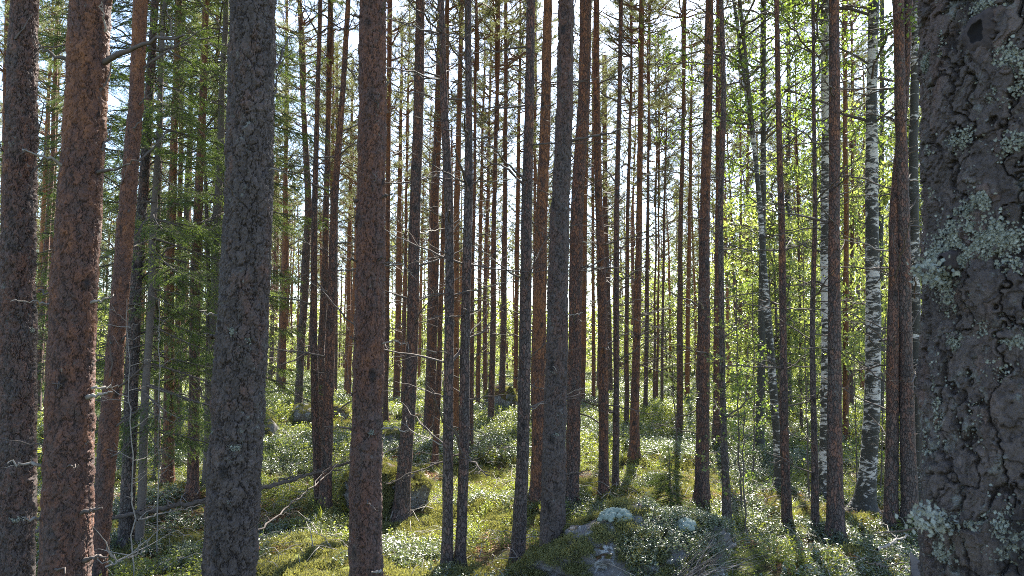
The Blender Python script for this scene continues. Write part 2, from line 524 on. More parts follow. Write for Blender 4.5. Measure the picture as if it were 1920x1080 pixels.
def pine_trunk(t, seed, sides, dz, warm, lich, bright=.5, mat=None, name='trunk', parent=None):
    zs = np.arange(-0.25, t.H, dz)
    x, y, r = axis_at(t, zs, seed=seed)
    # soften the corners of the control path
    k = max(3, int(.5 / dz)); ker = np.hanning(k + 2)[1:-1]; ker /= ker.sum()
    xp = np.concatenate([np.full(k, x[0]), x, np.full(k, x[-1])]); x = np.convolve(xp, ker, 'same')[k:-k]
    r = r * (1 + .32 * np.exp(-np.clip(zs, 0, 9) / .10) + .10 * np.exp(-np.clip(zs, 0, 9) / .4))
    rs = np.random.default_rng(seed)
    whorls = np.cumsum(rs.uniform(.28, .5, 60)) + .4
    for wz in whorls[whorls < t.H]:
        r = r * (1 + .05 * np.exp(-((zs - wz) / .035) ** 2))
    th = np.linspace(0, 2 * np.pi, sides, endpoint=False)
    C, S = np.cos(th), np.sin(th)
    P3 = np.stack([(r[:, None] * C).ravel(), (r[:, None] * S).ravel(), np.repeat(zs, sides)], 1)
    n = fbm(P3 * np.array([14, 14, 5]) + seed * 5.3, 3, seed) * .06 + vnoise(P3 * np.array([5, 5, 1.2]) + seed, seed + 2) * .07
    root_ = .55 * np.exp(-np.clip(P3[:, 2] - .03, 0, 9) / .13) * (.35 + .65 * np.clip(np.sin(np.tile(th, len(zs)) * 4 + seed) + .6 * np.sin(np.tile(th, len(zs)) * 3 + 2 * seed), 0, 1.4))
    rr = np.repeat(r, sides) * (1 + n + root_)
    V = np.stack([np.repeat(x, sides) + rr * np.tile(C, len(zs)), np.repeat(y, sides) + rr * np.tile(S, len(zs)), np.repeat(zs, sides)], 1)
    m = len(zs)
    i = np.arange(m - 1)[:, None] * sides; j = np.arange(sides)[None, :]; kk = (j + 1) % sides
    F = np.stack([i + j, i + kk, i + sides + kk, i + sides + j], -1).reshape(-1, 4)
    mb = MB(); mb.add(V, F)
    o = link(name, mb.mesh(name, mat or M_BARK), parent)
    o.color = (warm, lich, bright, 1)
    t.seed = seed; t.whorls = whorls
    return o

def hero_trunk(t, seed, sides, zlo, zhi, dzf, warm, lich, bright=.5, cell=26., depth=.007, zst=.45, parent=None):
    zs = np.concatenate([np.arange(-.25, zlo, .08), np.arange(zlo, zhi, dzf), np.arange(zhi, t.H, .12)])
    x, y, r = axis_at(t, zs, seed=seed, wig=.7)
    r = r * (1 + .25 * np.exp(-np.clip(zs, 0, 9) / .12))
    nf = int(sides * .84); nb_ = sides - nf
    th = np.concatenate([np.linspace(-np.pi, 0, nf, endpoint=False), np.linspace(0, np.pi, nb_, endpoint=False)]) + .0
    C, S = np.cos(th), np.sin(th)
    rad = np.repeat(r, sides)
    P3 = np.stack([(r[:, None] * C).ravel(), (r[:, None] * S).ravel(), np.repeat(zs, sides)], 1)
    lo = vnoise(P3 * np.array([5, 5, 1.5]) + seed, seed + 2)
    wrp = np.stack([vnoise(P3 * 30, 11), vnoise(P3 * 30, 12), vnoise(P3 * 30, 13)], 1) * .010
    wrp += np.stack([vnoise(P3 * 80, 14), vnoise(P3 * 80, 15), vnoise(P3 * 80, 16)], 1) * .0045
    wrp += np.stack([vnoise(P3 * 190, 17), vnoise(P3 * 190, 18), vnoise(P3 * 190, 19)], 1) * .0025
    q = (P3 + wrp) * np.array([cell, cell, cell * zst]) + seed * 3.7
    f1, f2, c = worley(q, seed)
    e = f2 - f1
    crack = sstep(.01, .12, e)
    q2 = (P3 + wrp * 1.9) * np.array([cell * .85, cell * .85, cell * .85 * .34]) + seed * 1.7
    g1, g2, c2 = worley(q2, seed + 50)
    fis = sstep(.0, .085, g2 - g1 + .035 * vnoise(P3 * 60, 44))
    # thin flakes lying over each other: terraced noise
    tw = wrp * 2.2
    sc_ = cell * .62
    ter = fbm((P3 + tw) * np.array([sc_, sc_, sc_ * .5]) + seed * 2.3, 3, seed + 90) * 2.6
    tf = ter - np.floor(ter); lev = np.floor(ter)
    terr = lev + sstep(.0, .06, tf)
    ter2 = fbm((P3 + tw) * np.array([sc_ * 2.3, sc_ * 2.3, sc_ * 1.3]) + 9.1, 2, seed + 33) * 2.2
    t2 = ter2 - np.floor(ter2); terr2 = np.floor(ter2) + sstep(.0, .09, t2)
    fine = fbm(P3 * 150, 3, seed + 7)
    lvl = hsh(lev.astype(np.int64), lev.astype(np.int64) * 0 + 3, lev.astype(np.int64) * 0, seed)
    soft = np.clip(warm * .6, 0, .5)
    disp = depth * (.22 * crack * (1 - soft) + 1.0 * fis * (1 - soft * .6) + .30 * terr + .18 * terr2 + .16 * fine) - depth * 1.15
    rr = rad * (1 + lo * .045) + disp
    V = np.stack([np.repeat(x, sides) + rr * np.tile(C, len(zs)), np.repeat(y, sides) + rr * np.tile(S, len(zs)), np.repeat(zs, sides)], 1)
    m = len(zs)
    i = np.arange(m - 1)[:, None] * sides; j = np.arange(sides)[None, :]; kk = (j + 1) % sides
    F = np.stack([i + j, i + kk, i + sides + kk, i + sides + j], -1).reshape(-1, 4)
    mb = MB(); mb.add(V, F)
    me = mb.mesh('trunk', M_HERO, smooth=(t.d > 2))
    attr(me, 'crack', (crack * .3 + .7) * (.05 + .95 * fis) * (.35 + .65 * sstep(.0, .16, tf)) * (.65 + .35 * sstep(0, .2, t2)))
    attr(me, 'cell', np.clip(.45 * lvl + .3 * c + .25 * hsh(np.floor(ter2).astype(np.int64), lev.astype(np.int64), lev.astype(np.int64) * 0, 4), 0, 1))
    o = link('trunk', me, parent); o.color = (warm, lich, bright, 1)
    t.seed = seed; t.whorls = np.arange(.5, 12, .45)
    return o

# ---- dead branch pool (unit length 1 along +X, rising a little)
def branch_mesh(seed, twigs=4, mat=None, L=1.0, r0=.011, curve=.25):
    rs = np.random.default_rng(seed); mb = MB()
    n = 9; s = np.linspace(0, 1, n)
    sgn = rs.choice([-1, 1])
    y = sgn * rs.uniform(.02, .12) * s ** 2 + .012 * rs.standard_normal(n) * (s > 0)
    z = curve * rs.uniform(-.6, 1.0) * (s ** 1.6) + .014 * rs.standard_normal(n) * (s > 0)
    pts = np.stack([s * L, y * L, z * L], 1)
    tube(mb, pts, r0 * (1.15 - .85 * s) * (1 + .15 * rs.standard_normal(n)), 5)
    for k in range(twigs):
        q = rs.uniform(.25, .95); b = np.array([np.interp(q, s, pts[:, c]) for c in range(3)])
        l = rs.uniform(.12, .38) * L * (1.2 - q * .6)
        dr = np.array([rs.uniform(.4, 1), rs.choice([-1, 1]) * rs.uniform(.3, 1), rs.uniform(-.5, .7)]); dr /= np.linalg.norm(dr)
        ss = np.linspace(0, 1, 5)[:, None]
        tp = b + dr * ss * l + np.array([0, 0, rs.uniform(-.1, .25)]) * ss ** 2 * l + .01 * L * rs.standard_normal((5, 3)) * (ss > 0)
        tube(mb, tp, r0 * .42 * (1.1 - .8 * ss[:, 0]), 4)
        if rs.random() < .5:
            b2 = tp[2]; d2 = dr + rs.standard_normal(3) * .5; d2 /= np.linalg.norm(d2)
            tube(mb, np.array([b2, b2 + d2 * l * .25, b2 + d2 * l * .45 + (0, 0, .02)]), [r0 * .28, r0 * .2, r0 * .1], 3)
    return mb.mesh('branch', mat or M_TWIG)
BR = [branch_mesh(100 + k, [1, 3, 5, 2, 6, 3, 7, 4][k % 8]) for k in range(12)]
BRP = [branch_mesh(140 + k, 2, M_PALE) for k in range(4)]
STUB = [branch_mesh(160 + k, 0, M_TWIG, curve=.5) for k in range(4)]

def add_branches(t, root, seed, n, zlo, zhi, lmin, lmax, scale_r=1.0, names='branch'):
    rs = np.random.default_rng(seed + 999)
    for k in range(n):
        z = rs.uniform(zlo, zhi)
        wz = t.whorls[np.argmin(np.abs(t.whorls - z))] + rs.normal() * .02
        if wz > t.H * .9: continue
        x, y, r = axis_at(t, [wz], seed=t.seed)
        az = rs.uniform(0, 2 * np.pi)
        L = rs.uniform(lmin, lmax)
        up = rs.normal(.22, .28)
        u = rs.random()
        pool = STUB if u < .22 else (BRP if u < .27 else BR)
        if pool is STUB: L *= .3
        me = pool[int(rs.integers(len(pool)))]
        o = link(names, me, root, (x[0] + math.cos(az) * r[0] * .7, y[0] + math.sin(az) * r[0] * .7, wz),
                 (rs.uniform(-.6, .6), -up, az), (L, L * scale_r, L * scale_r))
        if L < .5: o.scale = (L, .55 * scale_r, .55 * scale_r)

# ---- joined dead branches for trees far back
def far_branches(seed, z0, z1, n):
    rs = np.random.default_rng(seed); mb = MB()
    for k in range(n):
        z = rs.uniform(z0, z1); az = rs.uniform(0, 2 * np.pi); L = rs.uniform(.35, 1.5) * (.6 + .5 * (z - z0) / (z1 - z0))
        up = rs.normal(.25, .3)
        s = np.linspace(0, 1, 5)
        bend = rs.uniform(-.2, .5)
        rad = s * L
        pts = np.stack([np.cos(az) * rad * math.cos(up), np.sin(az) * rad * math.cos(up), z + rad * math.sin(up) + bend * s ** 2 * L * .4], 1)
        pts[1:] += rs.standard_normal((4, 3)) * .03
        tube(mb, pts, .011 * (1.2 - s) + .003, 3)
        for q in range(rs.integers(1, 5)):
            b = pts[rs.integers(1, 4)]; dd = (pts[-1] - pts[0]); dd = dd / np.linalg.norm(dd) + rs.standard_normal(3) * .6; dd /= np.linalg.norm(dd)
            l = rs.uniform(.15, .5)
            tube(mb, np.array([b, b + dd * l * .5, b + dd * l + (0, 0, .04)]), [.006, .005, .002], 3)
    return mb.mesh('dead_branches', M_TWIG)
FARBR = [far_branches(300 + k, 1.6, 9.0, 32) for k in range(5)]

# ---- pine crown
def tufts(mb, C, D, n, ln, wd, rs, mat=1):
    """needle tufts at centres C pointing along D"""
    K = len(C)
    if K == 0: return
    d = np.repeat(D, n, 0) * .75 + rs.standard_normal((K * n, 3)) * .62
    d /= np.linalg.norm(d, axis=1)[:, None]
    c = np.repeat(C, n, 0) + rs.standard_normal((K * n, 3)) * .012
    sd = np.cross(d, rs.standard_normal((K * n, 3))); sd /= np.linalg.norm(sd, axis=1)[:, None] + 1e-9
    l = ln * rs.uniform(.7, 1.2, (K * n, 1))
    V = np.stack([c - sd * wd / 2, c + sd * wd / 2, c + d * l], 1).reshape(-1, 3)
    mb.add(V, np.arange(K * n * 3).reshape(-1, 3), mat)

def pine_crown(seed, L=8.0, dens=1.0):
    rs = np.random.default_rng(seed); mb = MB()
    zs = np.linspace(0, L, 14)
    tube(mb, np.stack([.05 * np.sin(zs + seed), .05 * np.cos(zs * 1.3), zs], 1), .055 * (1.02 - zs / L), 6)
    C = []; D = []
    z = .2
    while z < L - .15:
        s = z / L
        ll = 1.65 * (math.sin(math.pi * min(1, (.18 + .82 * s))) ** .75) * (1.0 if s > .2 else .75) + .25
        for k in range(rs.integers(3, 6)):
            if s < .35 and rs.random() < .35: continue
            az = rs.uniform(0, 2 * np.pi); l = ll * rs.uniform(.55, 1.15)
            up0 = rs.uniform(.05, .5) + .4 * s
            q = np.linspace(0, 1, 7)
            h = l * q
            pts = np.stack([np.cos(az) * h, np.sin(az) * h, z + l * (math.sin(up0) * q * .6 + .28 * q ** 2)], 1)
            pts[1:] += rs.standard_normal((6, 3)) * .05
            tube(mb, pts, .017 * (1.1 - q) * (.5 + .5 * l) + .003, 4)
            nt_ = int((7 + 11 * l) * dens)
            for a in range(nt_):
                u = rs.uniform(.3, 1.0); b = np.array([np.interp(u, q, pts[:, c_]) for c_ in range(3)])
                dd = np.array([math.cos(az + rs.normal() * .9), math.sin(az + rs.normal() * .9), rs.uniform(-.1, .8)]); dd /= np.linalg.norm(dd)
                tl = rs.uniform(.15, .5) * (1.25 - u * .6)
                e = b + dd * tl
                tube(mb, np.array([b, (b + e) / 2 + rs.standard_normal(3) * .02, e]), [.007, .005, .003], 3)
                nn = max(2, int(tl / .075))
                for w_ in range(nn):
                    C.append(b + dd * tl * (.35 + .65 * (w_ + 1) / nn)); D.append(dd)
        z += rs.uniform(.28, .5)
    tufts(mb, np.array(C), np.array(D), 9, .085, .008, rs)
    return mb.mesh('crown', [M_LIMB, M_NEEDLE], smooth=False)
CROWN = [pine_crown(400 + k) for k in range(6)]

def put_crown(t, root, seed, name='crown'):
    rs = np.random.default_rng(seed)
    L = t.H * .48; z0 = t.H - L
    x, y, r = axis_at(t, [z0, t.H], seed=t.seed)
    v = Vector((x[1] - x[0], y[1] - y[0], L))
    q = v.to_track_quat('Z', 'Y')
    e = (q.to_matrix() @ Matrix.Rotation(rs.uniform(0, 6.28), 3, 'Z')).to_euler()
    s = v.length / 8.0
    w_ = s * rs.uniform(.7, .92)
    link(name, CROWN[seed % len(CROWN)], root, (x[0], y[0], z0), e, (w_, w_, s))

def root_empty(name, t, label, cat, group=None):
    o = bpy.data.objects.new(name, None); COL.objects.link(o)
    o.empty_display_size = .2
    o.location = t.base
    return tag(o, label, cat, group)

def mk_pine(label, by, pts, warm=.2, lich=.2, H=15, d=None, bright=.5, nbr=None, blen=(.3, 1.1), crown=True, group=None):
    d = d or depth_of(by)
    t = tree_path(pts, d, H)
    seed = int(abs(pts[0][0]) * 7 + by) % 9973
    warm = warm * 1.1 + .08
    root = root_empty('pine_tree', t, label, 'pine tree', group or 'pines of the stand')
    sides = 28 if d < 10 else (20 if d < 18 else 12)
    dz = .035 if d < 10 else (.06 if d < 18 else .1)
    pine_trunk(t, seed, sides, dz, warm, lich, bright, parent=root)
    vis_top = min(H * .62, .5 * d + 2.6)
    if nbr is None: nbr = int(34 if d < 14 else 26)
    if d < 19:
        add_branches(t, root, seed, nbr, 1.0, vis_top, *blen)
    if d >= 19:
        fb = link('dead_branches', FARBR[seed % 5], root, (0, 0, 0), (0, 0, seed % 7), (1, 1, H * .55 / 9)); fb['kind'] = 'stuff'
    if crown: put_crown(t, root, seed)
    t.root = root; t.seed = seed
    return t

# ---- hero pines near the camera
def px_branch(t, a, b, r, tipdy=0.0, sag=0.0, twigs=0, pale=False, seed=1, kink=.01):
    """a limb on tree t drawn between two picture points, its tip tipdy metres nearer or farther than the trunk"""
    A = P(a[0], a[1], t.d - .04) - t.base; B = P(b[0], b[1], t.d + tipdy) - t.base
    rs = np.random.default_rng(seed)
    s = np.linspace(0, 1, 12)[:, None]
    pts = A + (B - A) * s + np.array([0, 0, sag]) * (s * (1 - s)) * 4 + rs.standard_normal((12, 3)) * kink * np.sqrt(s)
    ax, ay, _ = axis_at(t, [A[2]], seed=t.seed)
    pts[0] = (ax[0] * .6 + A[0] * .4, ay[0] * .5, A[2] - .02)
    mb = MB()
    tube(mb, pts, r * (1.25 - .95 * s[:, 0] ** .8) * (1 + .12 * rs.standard_normal(12)), 8)
    L = np.linalg.norm(B - A)
    for k in range(twigs):
        q = rs.uniform(.25, .95); i = int(q * 11); b0 = pts[i]
        dr = (B - A) / L + rs.standard_normal(3) * .55; dr /= np.linalg.norm(dr)
        l = rs.uniform(.12, .45) * L
        ss = np.linspace(0, 1, 6)[:, None]
        tp = b0 + dr * ss * l + rs.standard_normal((6, 3)) * kink * .7 * (ss > 0)
        tube(mb, tp, r * .35 * (1.1 - .85 * ss[:, 0]), 5)
    return link('branch', mb.mesh('branch', M_PALE if pale else M_TWIG), t.root)

def mk_hero(label, d, pts, H, seed, sides, dzf, warm, lich, bright=.5, cell=26, depth=.007, zst=.45):
    t = tree_path(pts, d, H)
    root = root_empty('pine_tree', t, label, 'pine tree', 'pines of the stand'); t.root = root
    zlo = max(0, P(960, 1085, d)[2] - t.base[2] - .1); zhi = P(960, -10, d)[2] - t.base[2] + .15
    hero_trunk(t, seed, sides, zlo, zhi, dzf, warm, lich, bright, cell, depth, zst, parent=root)
    if d > 2: put_crown(t, root, seed)
    return t

tA = mk_hero('thick grey-brown pine trunk at the left edge of the picture', 4.6,
    [(48, 0, 46), (44, 270, 56), (33, 540, 59), (29, 815, 60), (27, 1080, 62)], 16, 31, 150, .0062, .29, .22, cell=32, depth=.010)
tB = mk_hero('stout pine with orange flaking patches and broken side branches, second from the left edge', 4.3,
    [(171, 0, 70), (163, 200, 73), (158, 270, 74), (138, 540, 78), (130, 815, 81), (122, 1080, 86)], 17, 32, 180, .0058, .57, .12, cell=30, depth=.009)
tC = mk_hero('leaning reddish pine just right of the stout orange-patched pine', 7.0,
    [(264, 0, 26), (254, 200, 27), (248, 270, 28), (226, 540, 31), (200, 815, 34), (179, 1080, 32)], 14, 33, 90, .0085, .52, .12, cell=38, depth=.008)
tD = mk_hero('thick dark grey pine with scaly bark and lichen, standing alone left of the centre', 4.0,
    [(474, 0, 83), (470, 200, 84), (464, 400, 86), (456, 540, 88), (444, 815, 91), (430, 1080, 93)], 16, 34, 180, .0056, .10, .3, .48, cell=30, depth=.012)
tE = mk_hero('large pine left of centre with a red-brown upper trunk and grey base', 5.4,
    [(701, 0, 50), (699, 200, 52), (695, 400, 54), (693, 600, 55), (689, 840, 58), (687, 1080, 61)], 16, 35, 130, .0072, .38, .2, cell=32, depth=.010)
tG = mk_hero('dark scaly pine growing beside the lichen-topped boulder', 6.95,
    [(1060, 0, 30), (1058, 200, 31), (1050, 400, 35), (1046, 600, 38), (1041, 840, 42), (1034, 1085, 46)], 16, 36, 110, .0082, .18, .25, cell=34, depth=.010)
tF = mk_hero('very close lichen-covered pine trunk filling the right edge of the picture', 1.05,
    [(1918, 0, 372), (1925, 540, 372), (1936, 1080, 376)], 15, 37, 600, .0015, .08, .55, .50, cell=24, depth=.0085, zst=.5)

for args in [
    (tB, (198, 115), (355, 64), .016, -.2, .03, 2), (tB, (128, 112), (60, 76), .011, -.1, -.02, 0), (tB, (135, 322), (44, 283), .012, -.3, .02, 0, True),
    (tB, (186, 320), (258, 297), .010, -.2, -.02, 0), (tB, (116, 562), (72, 542), .014, .1, 0, 0), (tB, (98, 572), (27, 570), .006, -.2, .015, 0, True),
    (tB, (175, 567), (218, 557), .008, -.05, 0, 0, True), (tB, (128, 748), (101, 722), .011, -.18, .03, 0), (tB, (162, 745), (212, 735), .013, -.15, 0, 0, True),
    (tB, (170, 728), (224, 727), .008, .1, .01, 0, True), (tB, (88, 873), (10, 866), .010, -.15, 0, 3, True), (tB, (82, 975), (36, 970), .010, -.2, 0, 1, True),
    (tB, (150, 962), (186, 952), .013, -.22, 0, 2), (tB, (160, 1052), (200, 1044), .012, -.2, .01, 2), (tB, (200, 60), (188, 0), .007, -.12, 0, 2, True),
    (tB, (120, 872), (145, 878), .007, -.2, .01, 2), (tB, (90, 1062), (120, 1070), .012, -.2, 0, 0),
    (tC, (270, 125), (396, 46), .011, .2, .0, 5), (tC, (262, 195), (291, 165), .010, -.1, 0, 0), (tC, (262, 300), (330, 215), .010, .3, -.05, 4),
    (tC, (235, 470), (305, 380), .010, .3, .04, 5), (tC, (224, 640), (266, 602), .010, -.1, 0, 1), (tC, (222, 725), (285, 668), .012, -.1, -.02, 4),
    (tC, (205, 640), (192, 622), .006, -.1, 0, 0), (tC, (218, 800), (285, 752), .008, .1, 0, 4), (tC, (205, 860), (260, 820), .008, 0, 0, 4),
    (tC, (185, 790), (172, 772), .006, 0, 0, 0), (tC, (245, 330), (205, 250), .007, .2, 0, 3),
    (tD, (506, 140), (545, 60), .010, .3, -.03, 4), (tD, (505, 200), (528, 130), .008, .2, 0, 2), (tD, (506, 318), (540, 326), .005, -.1, .01, 0, True),
    (tD, (398, 632), (384, 622), .010, -.1, 0, 0), (tD, (400, 590), (378, 584), .006, -.1, 0, 0, True), (tD, (395, 760), (365, 724), .008, -.1, .01, 2),
    (tE, (676, 34), (652, 27), .010, -.1, .01, 0), (tE, (716, 30), (727, -20), .010, -.25, 0, 0), (tE, (706, 216), (711, 172), .009, -.15, 0, 0),
    (tE, (718, 370), (738, 362), .009, -.1, 0, 0), (tE, (718, 494), (752, 493), .006, -.1, .005, 0), (tE, (750, 493), (780, 521), .004, .0, .0, 1, True),
    (tE, (716, 645), (763, 651), .007, -.1, .03, 0, True), (tE, (664, 805), (608, 801), .007, -.15, .01, 1), (tE, (716, 803), (770, 806), .008, -.15, 0, 1, True),
    (tE, (670, 378), (662, 375), .010, -.1, 0, 0), (tE, (668, 640), (655, 628), .006, -.1, 0, 0), (tE, (706, 490), (722, 480), .010, -.15, 0, 0),
    (tE, (715, 1072), (698, 1072), .011, -.2, 0, 0, True), (tE, (668, 490), (650, 484), .008, -.1, 0, 0),
    (tG, (1072, 262), (1212, 228), .013, -.3, -.02, 1), (tG, (1068, 125), (1080, -10), .013, -.15, -.02, 0), (tG, (1062, 700), (1038, 686), .008, -.15, -.02, 1, True),
    (tG, (1060, 592), (1094, 588), .007, -.1, 0, 0, True), (tG, (1056, 890), (1106, 880), .010, -.15, 0, 3), (tG, (1045, 460), (1008, 432), .007, -.15, 0, 1),
    (tG, (1050, 930), (1082, 905), .005, -.2, 0, 4), (tG, (1026, 960), (1000, 925), .004, -.2, 0, 3), (tG, (1062, 255), (1092, 222), .008, 0, 0, 2),
]:
    a = list(args) + [False] * (8 - len(args))
    px_branch(a[0], a[1], a[2], a[3], a[4], a[5], int(a[6]), bool(a[7]), seed=int(a[1][0] * 3 + a[1][1]))

for t_, n_ in ((tA, 9), (tB, 8), (tC, 12), (tD, 10), (tE, 14), (tG, 14)):
    t_.seed = {id(tA): 31, id(tB): 32, id(tC): 33, id(tD): 34, id(tE): 35, id(tG): 36}[id(t_)]
    r9 = np.random.default_rng(t_.seed)
    for k_ in range(n_):
        z_ = r9.uniform(.9, P(960, 0, t_.d)[2] - t_.base[2]); x_, y_, r_ = axis_at(t_, [z_], seed=t_.seed, wig=.7)
        az_ = r9.uniform(-math.pi, 0.0) if k_ % 3 else r9.uniform(0, 6.28)
        L_ = r9.uniform(.05, .16) if k_ % 4 else r9.uniform(.25, .6)
        o_ = link('branch', (STUB if k_ % 4 else BR)[k_ % 4], t_.root, (x_[0] + math.cos(az_) * r_[0] * .8, y_[0] + math.sin(az_) * r_[0] * .8, z_), (0, -r9.uniform(0, .9), az_))
        o_.scale = (L_, .9, .9) if k_ % 4 else (L_, L_, L_)
# ---- every other pine that can be told apart: label, base row, [(x, y, width)...], warmth, lichen
T = []
def pine(*a, **k): T.append(mk_pine(*a, **k))
pine('dark leaning pine inside the spruce branches, with a hollow at its foot', 1022, [(292, 0, 13), (275, 270, 17), (257, 540, 22), (246, 800, 24), (236, 1022, 25)], .0, .3)
pine('orange-brown pine behind the spruce boughs, its base beside the fallen log', 945, [(334, 0, 12), (328, 200, 13), (319, 540, 18), (316, 815, 19), (312, 945, 22)], .62, .05)
pine('thin pine stem close behind the orange-brown pine at the upper left', 850, [(345, 0, 8), (340, 270, 8), (334, 540, 9), (330, 850, 10)], .4, .1)
pine('slim dark pine between the leaning pine and the orange-brown pine', 895, [(303, 0, 7), (300, 300, 8), (297, 540, 10), (294, 895, 12)], .25, .1)
pine('brown pine wrapped in spruce twigs, crossing the far end of the fallen log', 965, [(387, 0, 12), (382, 200, 13), (367, 540, 18), (364, 815, 20), (361, 965, 21)], .4, .15)
pine('narrow grey pine stem between the spruce twigs and the dark scaly pine', 955, [(380, 0, 5), (382, 270, 6), (390, 540, 8), (387, 815, 9), (384, 955, 10)], .05, .2)
pine('thin pine seen between the left edge trunk and the orange-patched pine', 795, [(108, 0, 6), (100, 270, 8), (82, 540, 11), (72, 700, 13), (68, 795, 14)], .3, .1)
pine('second thin pine in the left gap, farther back than its neighbour', 760, [(112, 0, 5), (104, 300, 6), (92, 540, 8), (88, 760, 9)], .5, .1)
pine('slender pine at the far left edge behind the thick edge trunk', 860, [(14, 0, 9), (10, 300, 11), (5, 540, 13), (1, 860, 15)], .4, .1)
pine('hair-thin straight pine left of the dark scaly pine, high against the sky', 790, [(407, 0, 5), (404, 300, 6), (398, 600, 7), (394, 790, 8)], .3, .1)
pine('hair-thin pine touching the left side of the dark scaly pine', 770, [(420, 0, 4), (418, 300, 5), (412, 600, 7), (408, 770, 8)], .35, .1)
pine('thin orange pine just right of the dark scaly pine', 715, [(524, 100, 5), (519, 400, 9), (514, 640, 11), (511, 715, 12)], .5, .05)
pine('slender orange pine standing at the edge of the left bank', 772, [(538, 0, 5), (536, 300, 8), (535, 500, 12), (530, 640, 14), (527, 772, 15)], .58, .05)
pine('brown pine with a gentle bow in its stem, bowing right at mid height', 802, [(562, 0, 9), (569, 200, 10), (579, 400, 14), (573, 520, 15), (564, 640, 14), (559, 802, 15)], .15, .15)
pine('slim pine crossing the bowed pine, its foot in the cluster of three', 968, [(601, 0, 8), (594, 200, 9), (588, 400, 11), (587, 640, 13), (591, 800, 15), (599, 968, 17)], .3, .1)
pine('middle stem of the three pines crossing left of the large central pine', 880, [(620, 0, 10), (617, 200, 10), (610, 400, 12), (604, 640, 13), (603, 880, 14)], .3, .1)
pine('right stem of the cluster of three, leaning strongly to the upper right', 972, [(652, 0, 9), (641, 200, 11), (628, 400, 14), (621, 560, 16), (615, 700, 18), (607, 972, 22)], .35, .1)
pine('dark thin pine behind the cluster of three', 752, [(631, 0, 5), (631, 300, 6), (630, 560, 7), (628, 752, 8)], .2, .1)
pine('orange thin pine between the cluster of three and the large pine', 748, [(662, 100, 4), (656, 400, 7), (653, 600, 9), (650, 748, 10)], .65, .0)
pine('slim pine hugging the right side of the large central-left pine', 802, [(732, 0, 10), (728, 200, 9), (726, 400, 9), (725, 600, 9), (723, 802, 10)], .4, .1)
pine('orange pine a step right of the large pine, far back in sunlit grass', 762, [(752, 200, 6), (749, 400, 9), (747, 600, 11), (743, 762, 13)], .65, .0)
pine('very thin pine between the orange pine and the rough pine by the boulder', 772, [(765, 200, 4), (761, 400, 5), (758, 640, 7), (755, 772, 8)], .45, .0)
pine('rough grey pine rising in front of the big mossy boulder', 975, [(788, 0, 17), (784, 200, 19), (777, 400, 21), (773, 600, 23), (765, 760, 25), (752, 975, 28)], .22, .2)
pine('stocky olive-brown pine behind the big mossy boulder', 815, [(826, 0, 13), (821, 200, 14), (815, 400, 18), (811, 600, 19), (804, 815, 20)], .35, .1)
pine('thin red pine leaning beside the stocky pine, lit along its right edge', 875, [(838, 100, 7), (834, 300, 8), (829, 540, 9), (822, 700, 10), (815, 875, 12)], .5, .05)
pine('left one of the two slender near pines, standing in the lower middle', 1072, [(827, 0, 11), (832, 200, 14), (840, 400, 17), (842, 600, 18), (841, 840, 19), (837, 1072, 21)], .12, .25)
pine('bright orange pine glowing between the two slender near pines', 832, [(866, 0, 8), (860, 200, 9), (856, 400, 12), (855, 600, 13), (853, 832, 14)], .85, .0)
pine('right one of the two slender near pines, dark and rough', 1068, [(877, 0, 13), (877, 200, 13), (876, 400, 17), (874, 600, 18), (869, 840, 19), (862, 1068, 21)], .0, .3)
pine('skinny brown pine directly right of the dark slender near pine', 866, [(892, 100, 5), (889, 400, 6), (885, 640, 8), (883, 866, 9)], .4, .1)
pine('red-orange far pine, first of the thin row left of the picture centre', 768, [(908, 150, 4), (901, 400, 7), (898, 640, 8), (896, 768, 9)], .6, .0)
pine('pale brown pine with a smooth stem, left of the dark upturned stump', 811, [(935, 0, 7), (932, 200, 7), (926, 400, 9), (923, 640, 11), (920, 811, 12)], .3, .1)
pine('brown pine standing against the dark stump in the middle distance', 791, [(949, 0, 7), (949, 200, 7), (947, 400, 9), (944, 640, 11), (941, 791, 12)], .25, .1)
pine('thin fork-leaning pine behind the pale brown pine', 762, [(920, 100, 4), (914, 400, 5), (909, 560, 7), (910, 762, 8)], .45, .0)
pine('fine red pine with a sunlit edge, right of the dark stump', 787, [(975, 100, 5), (971, 400, 8), (968, 600, 8), (965, 787, 9)], .62, .0)
pine('straight dark grey pine left of the centre red pine, thick at the foot', 1058, [(994, 0, 18), (993, 200, 18), (988, 400, 20), (985, 600, 21), (980, 840, 22), (970, 1058, 26)], .1, .25)
pine('thin sunlit stem just right of the straight dark grey pine', 775, [(1005, 0, 5), (1003, 300, 5), (1001, 600, 6), (999, 775, 7)], .5, .0)
pine('reddish pine half hidden by the dark scaly pine of the boulder', 958, [(1026, 0, 17), (1022, 200, 19), (1016, 400, 22), (1013, 600, 23), (1009, 840, 23), (1004, 958, 24)], .55, .05)
pine('purple-brown pine right behind the scaly pine of the boulder', 950, [(1098, 0, 23), (1093, 200, 24), (1082, 400, 25), (1078, 600, 25), (1075, 840, 25), (1071, 950, 26)], .3, .1)
pine('twiggy orange pine peeping out right of the purple-brown pine', 765, [(1102, 200, 7), (1096, 400, 9), (1094, 640, 10), (1091, 765, 11)], .55, .0, nbr=16)
pine('red pine with a rim of sunlight, leaning left towards the top', 942, [(1120, 0, 11), (1120, 200, 12), (1123, 400, 14), (1127, 560, 17), (1130, 700, 18), (1132, 942, 19)], .4, .1)
pine('dark thin pine touching the leaning red pine near the top', 748, [(1133, 0, 9), (1133, 200, 9), (1135, 400, 9), (1143, 640, 9), (1144, 748, 10)], .2, .1)
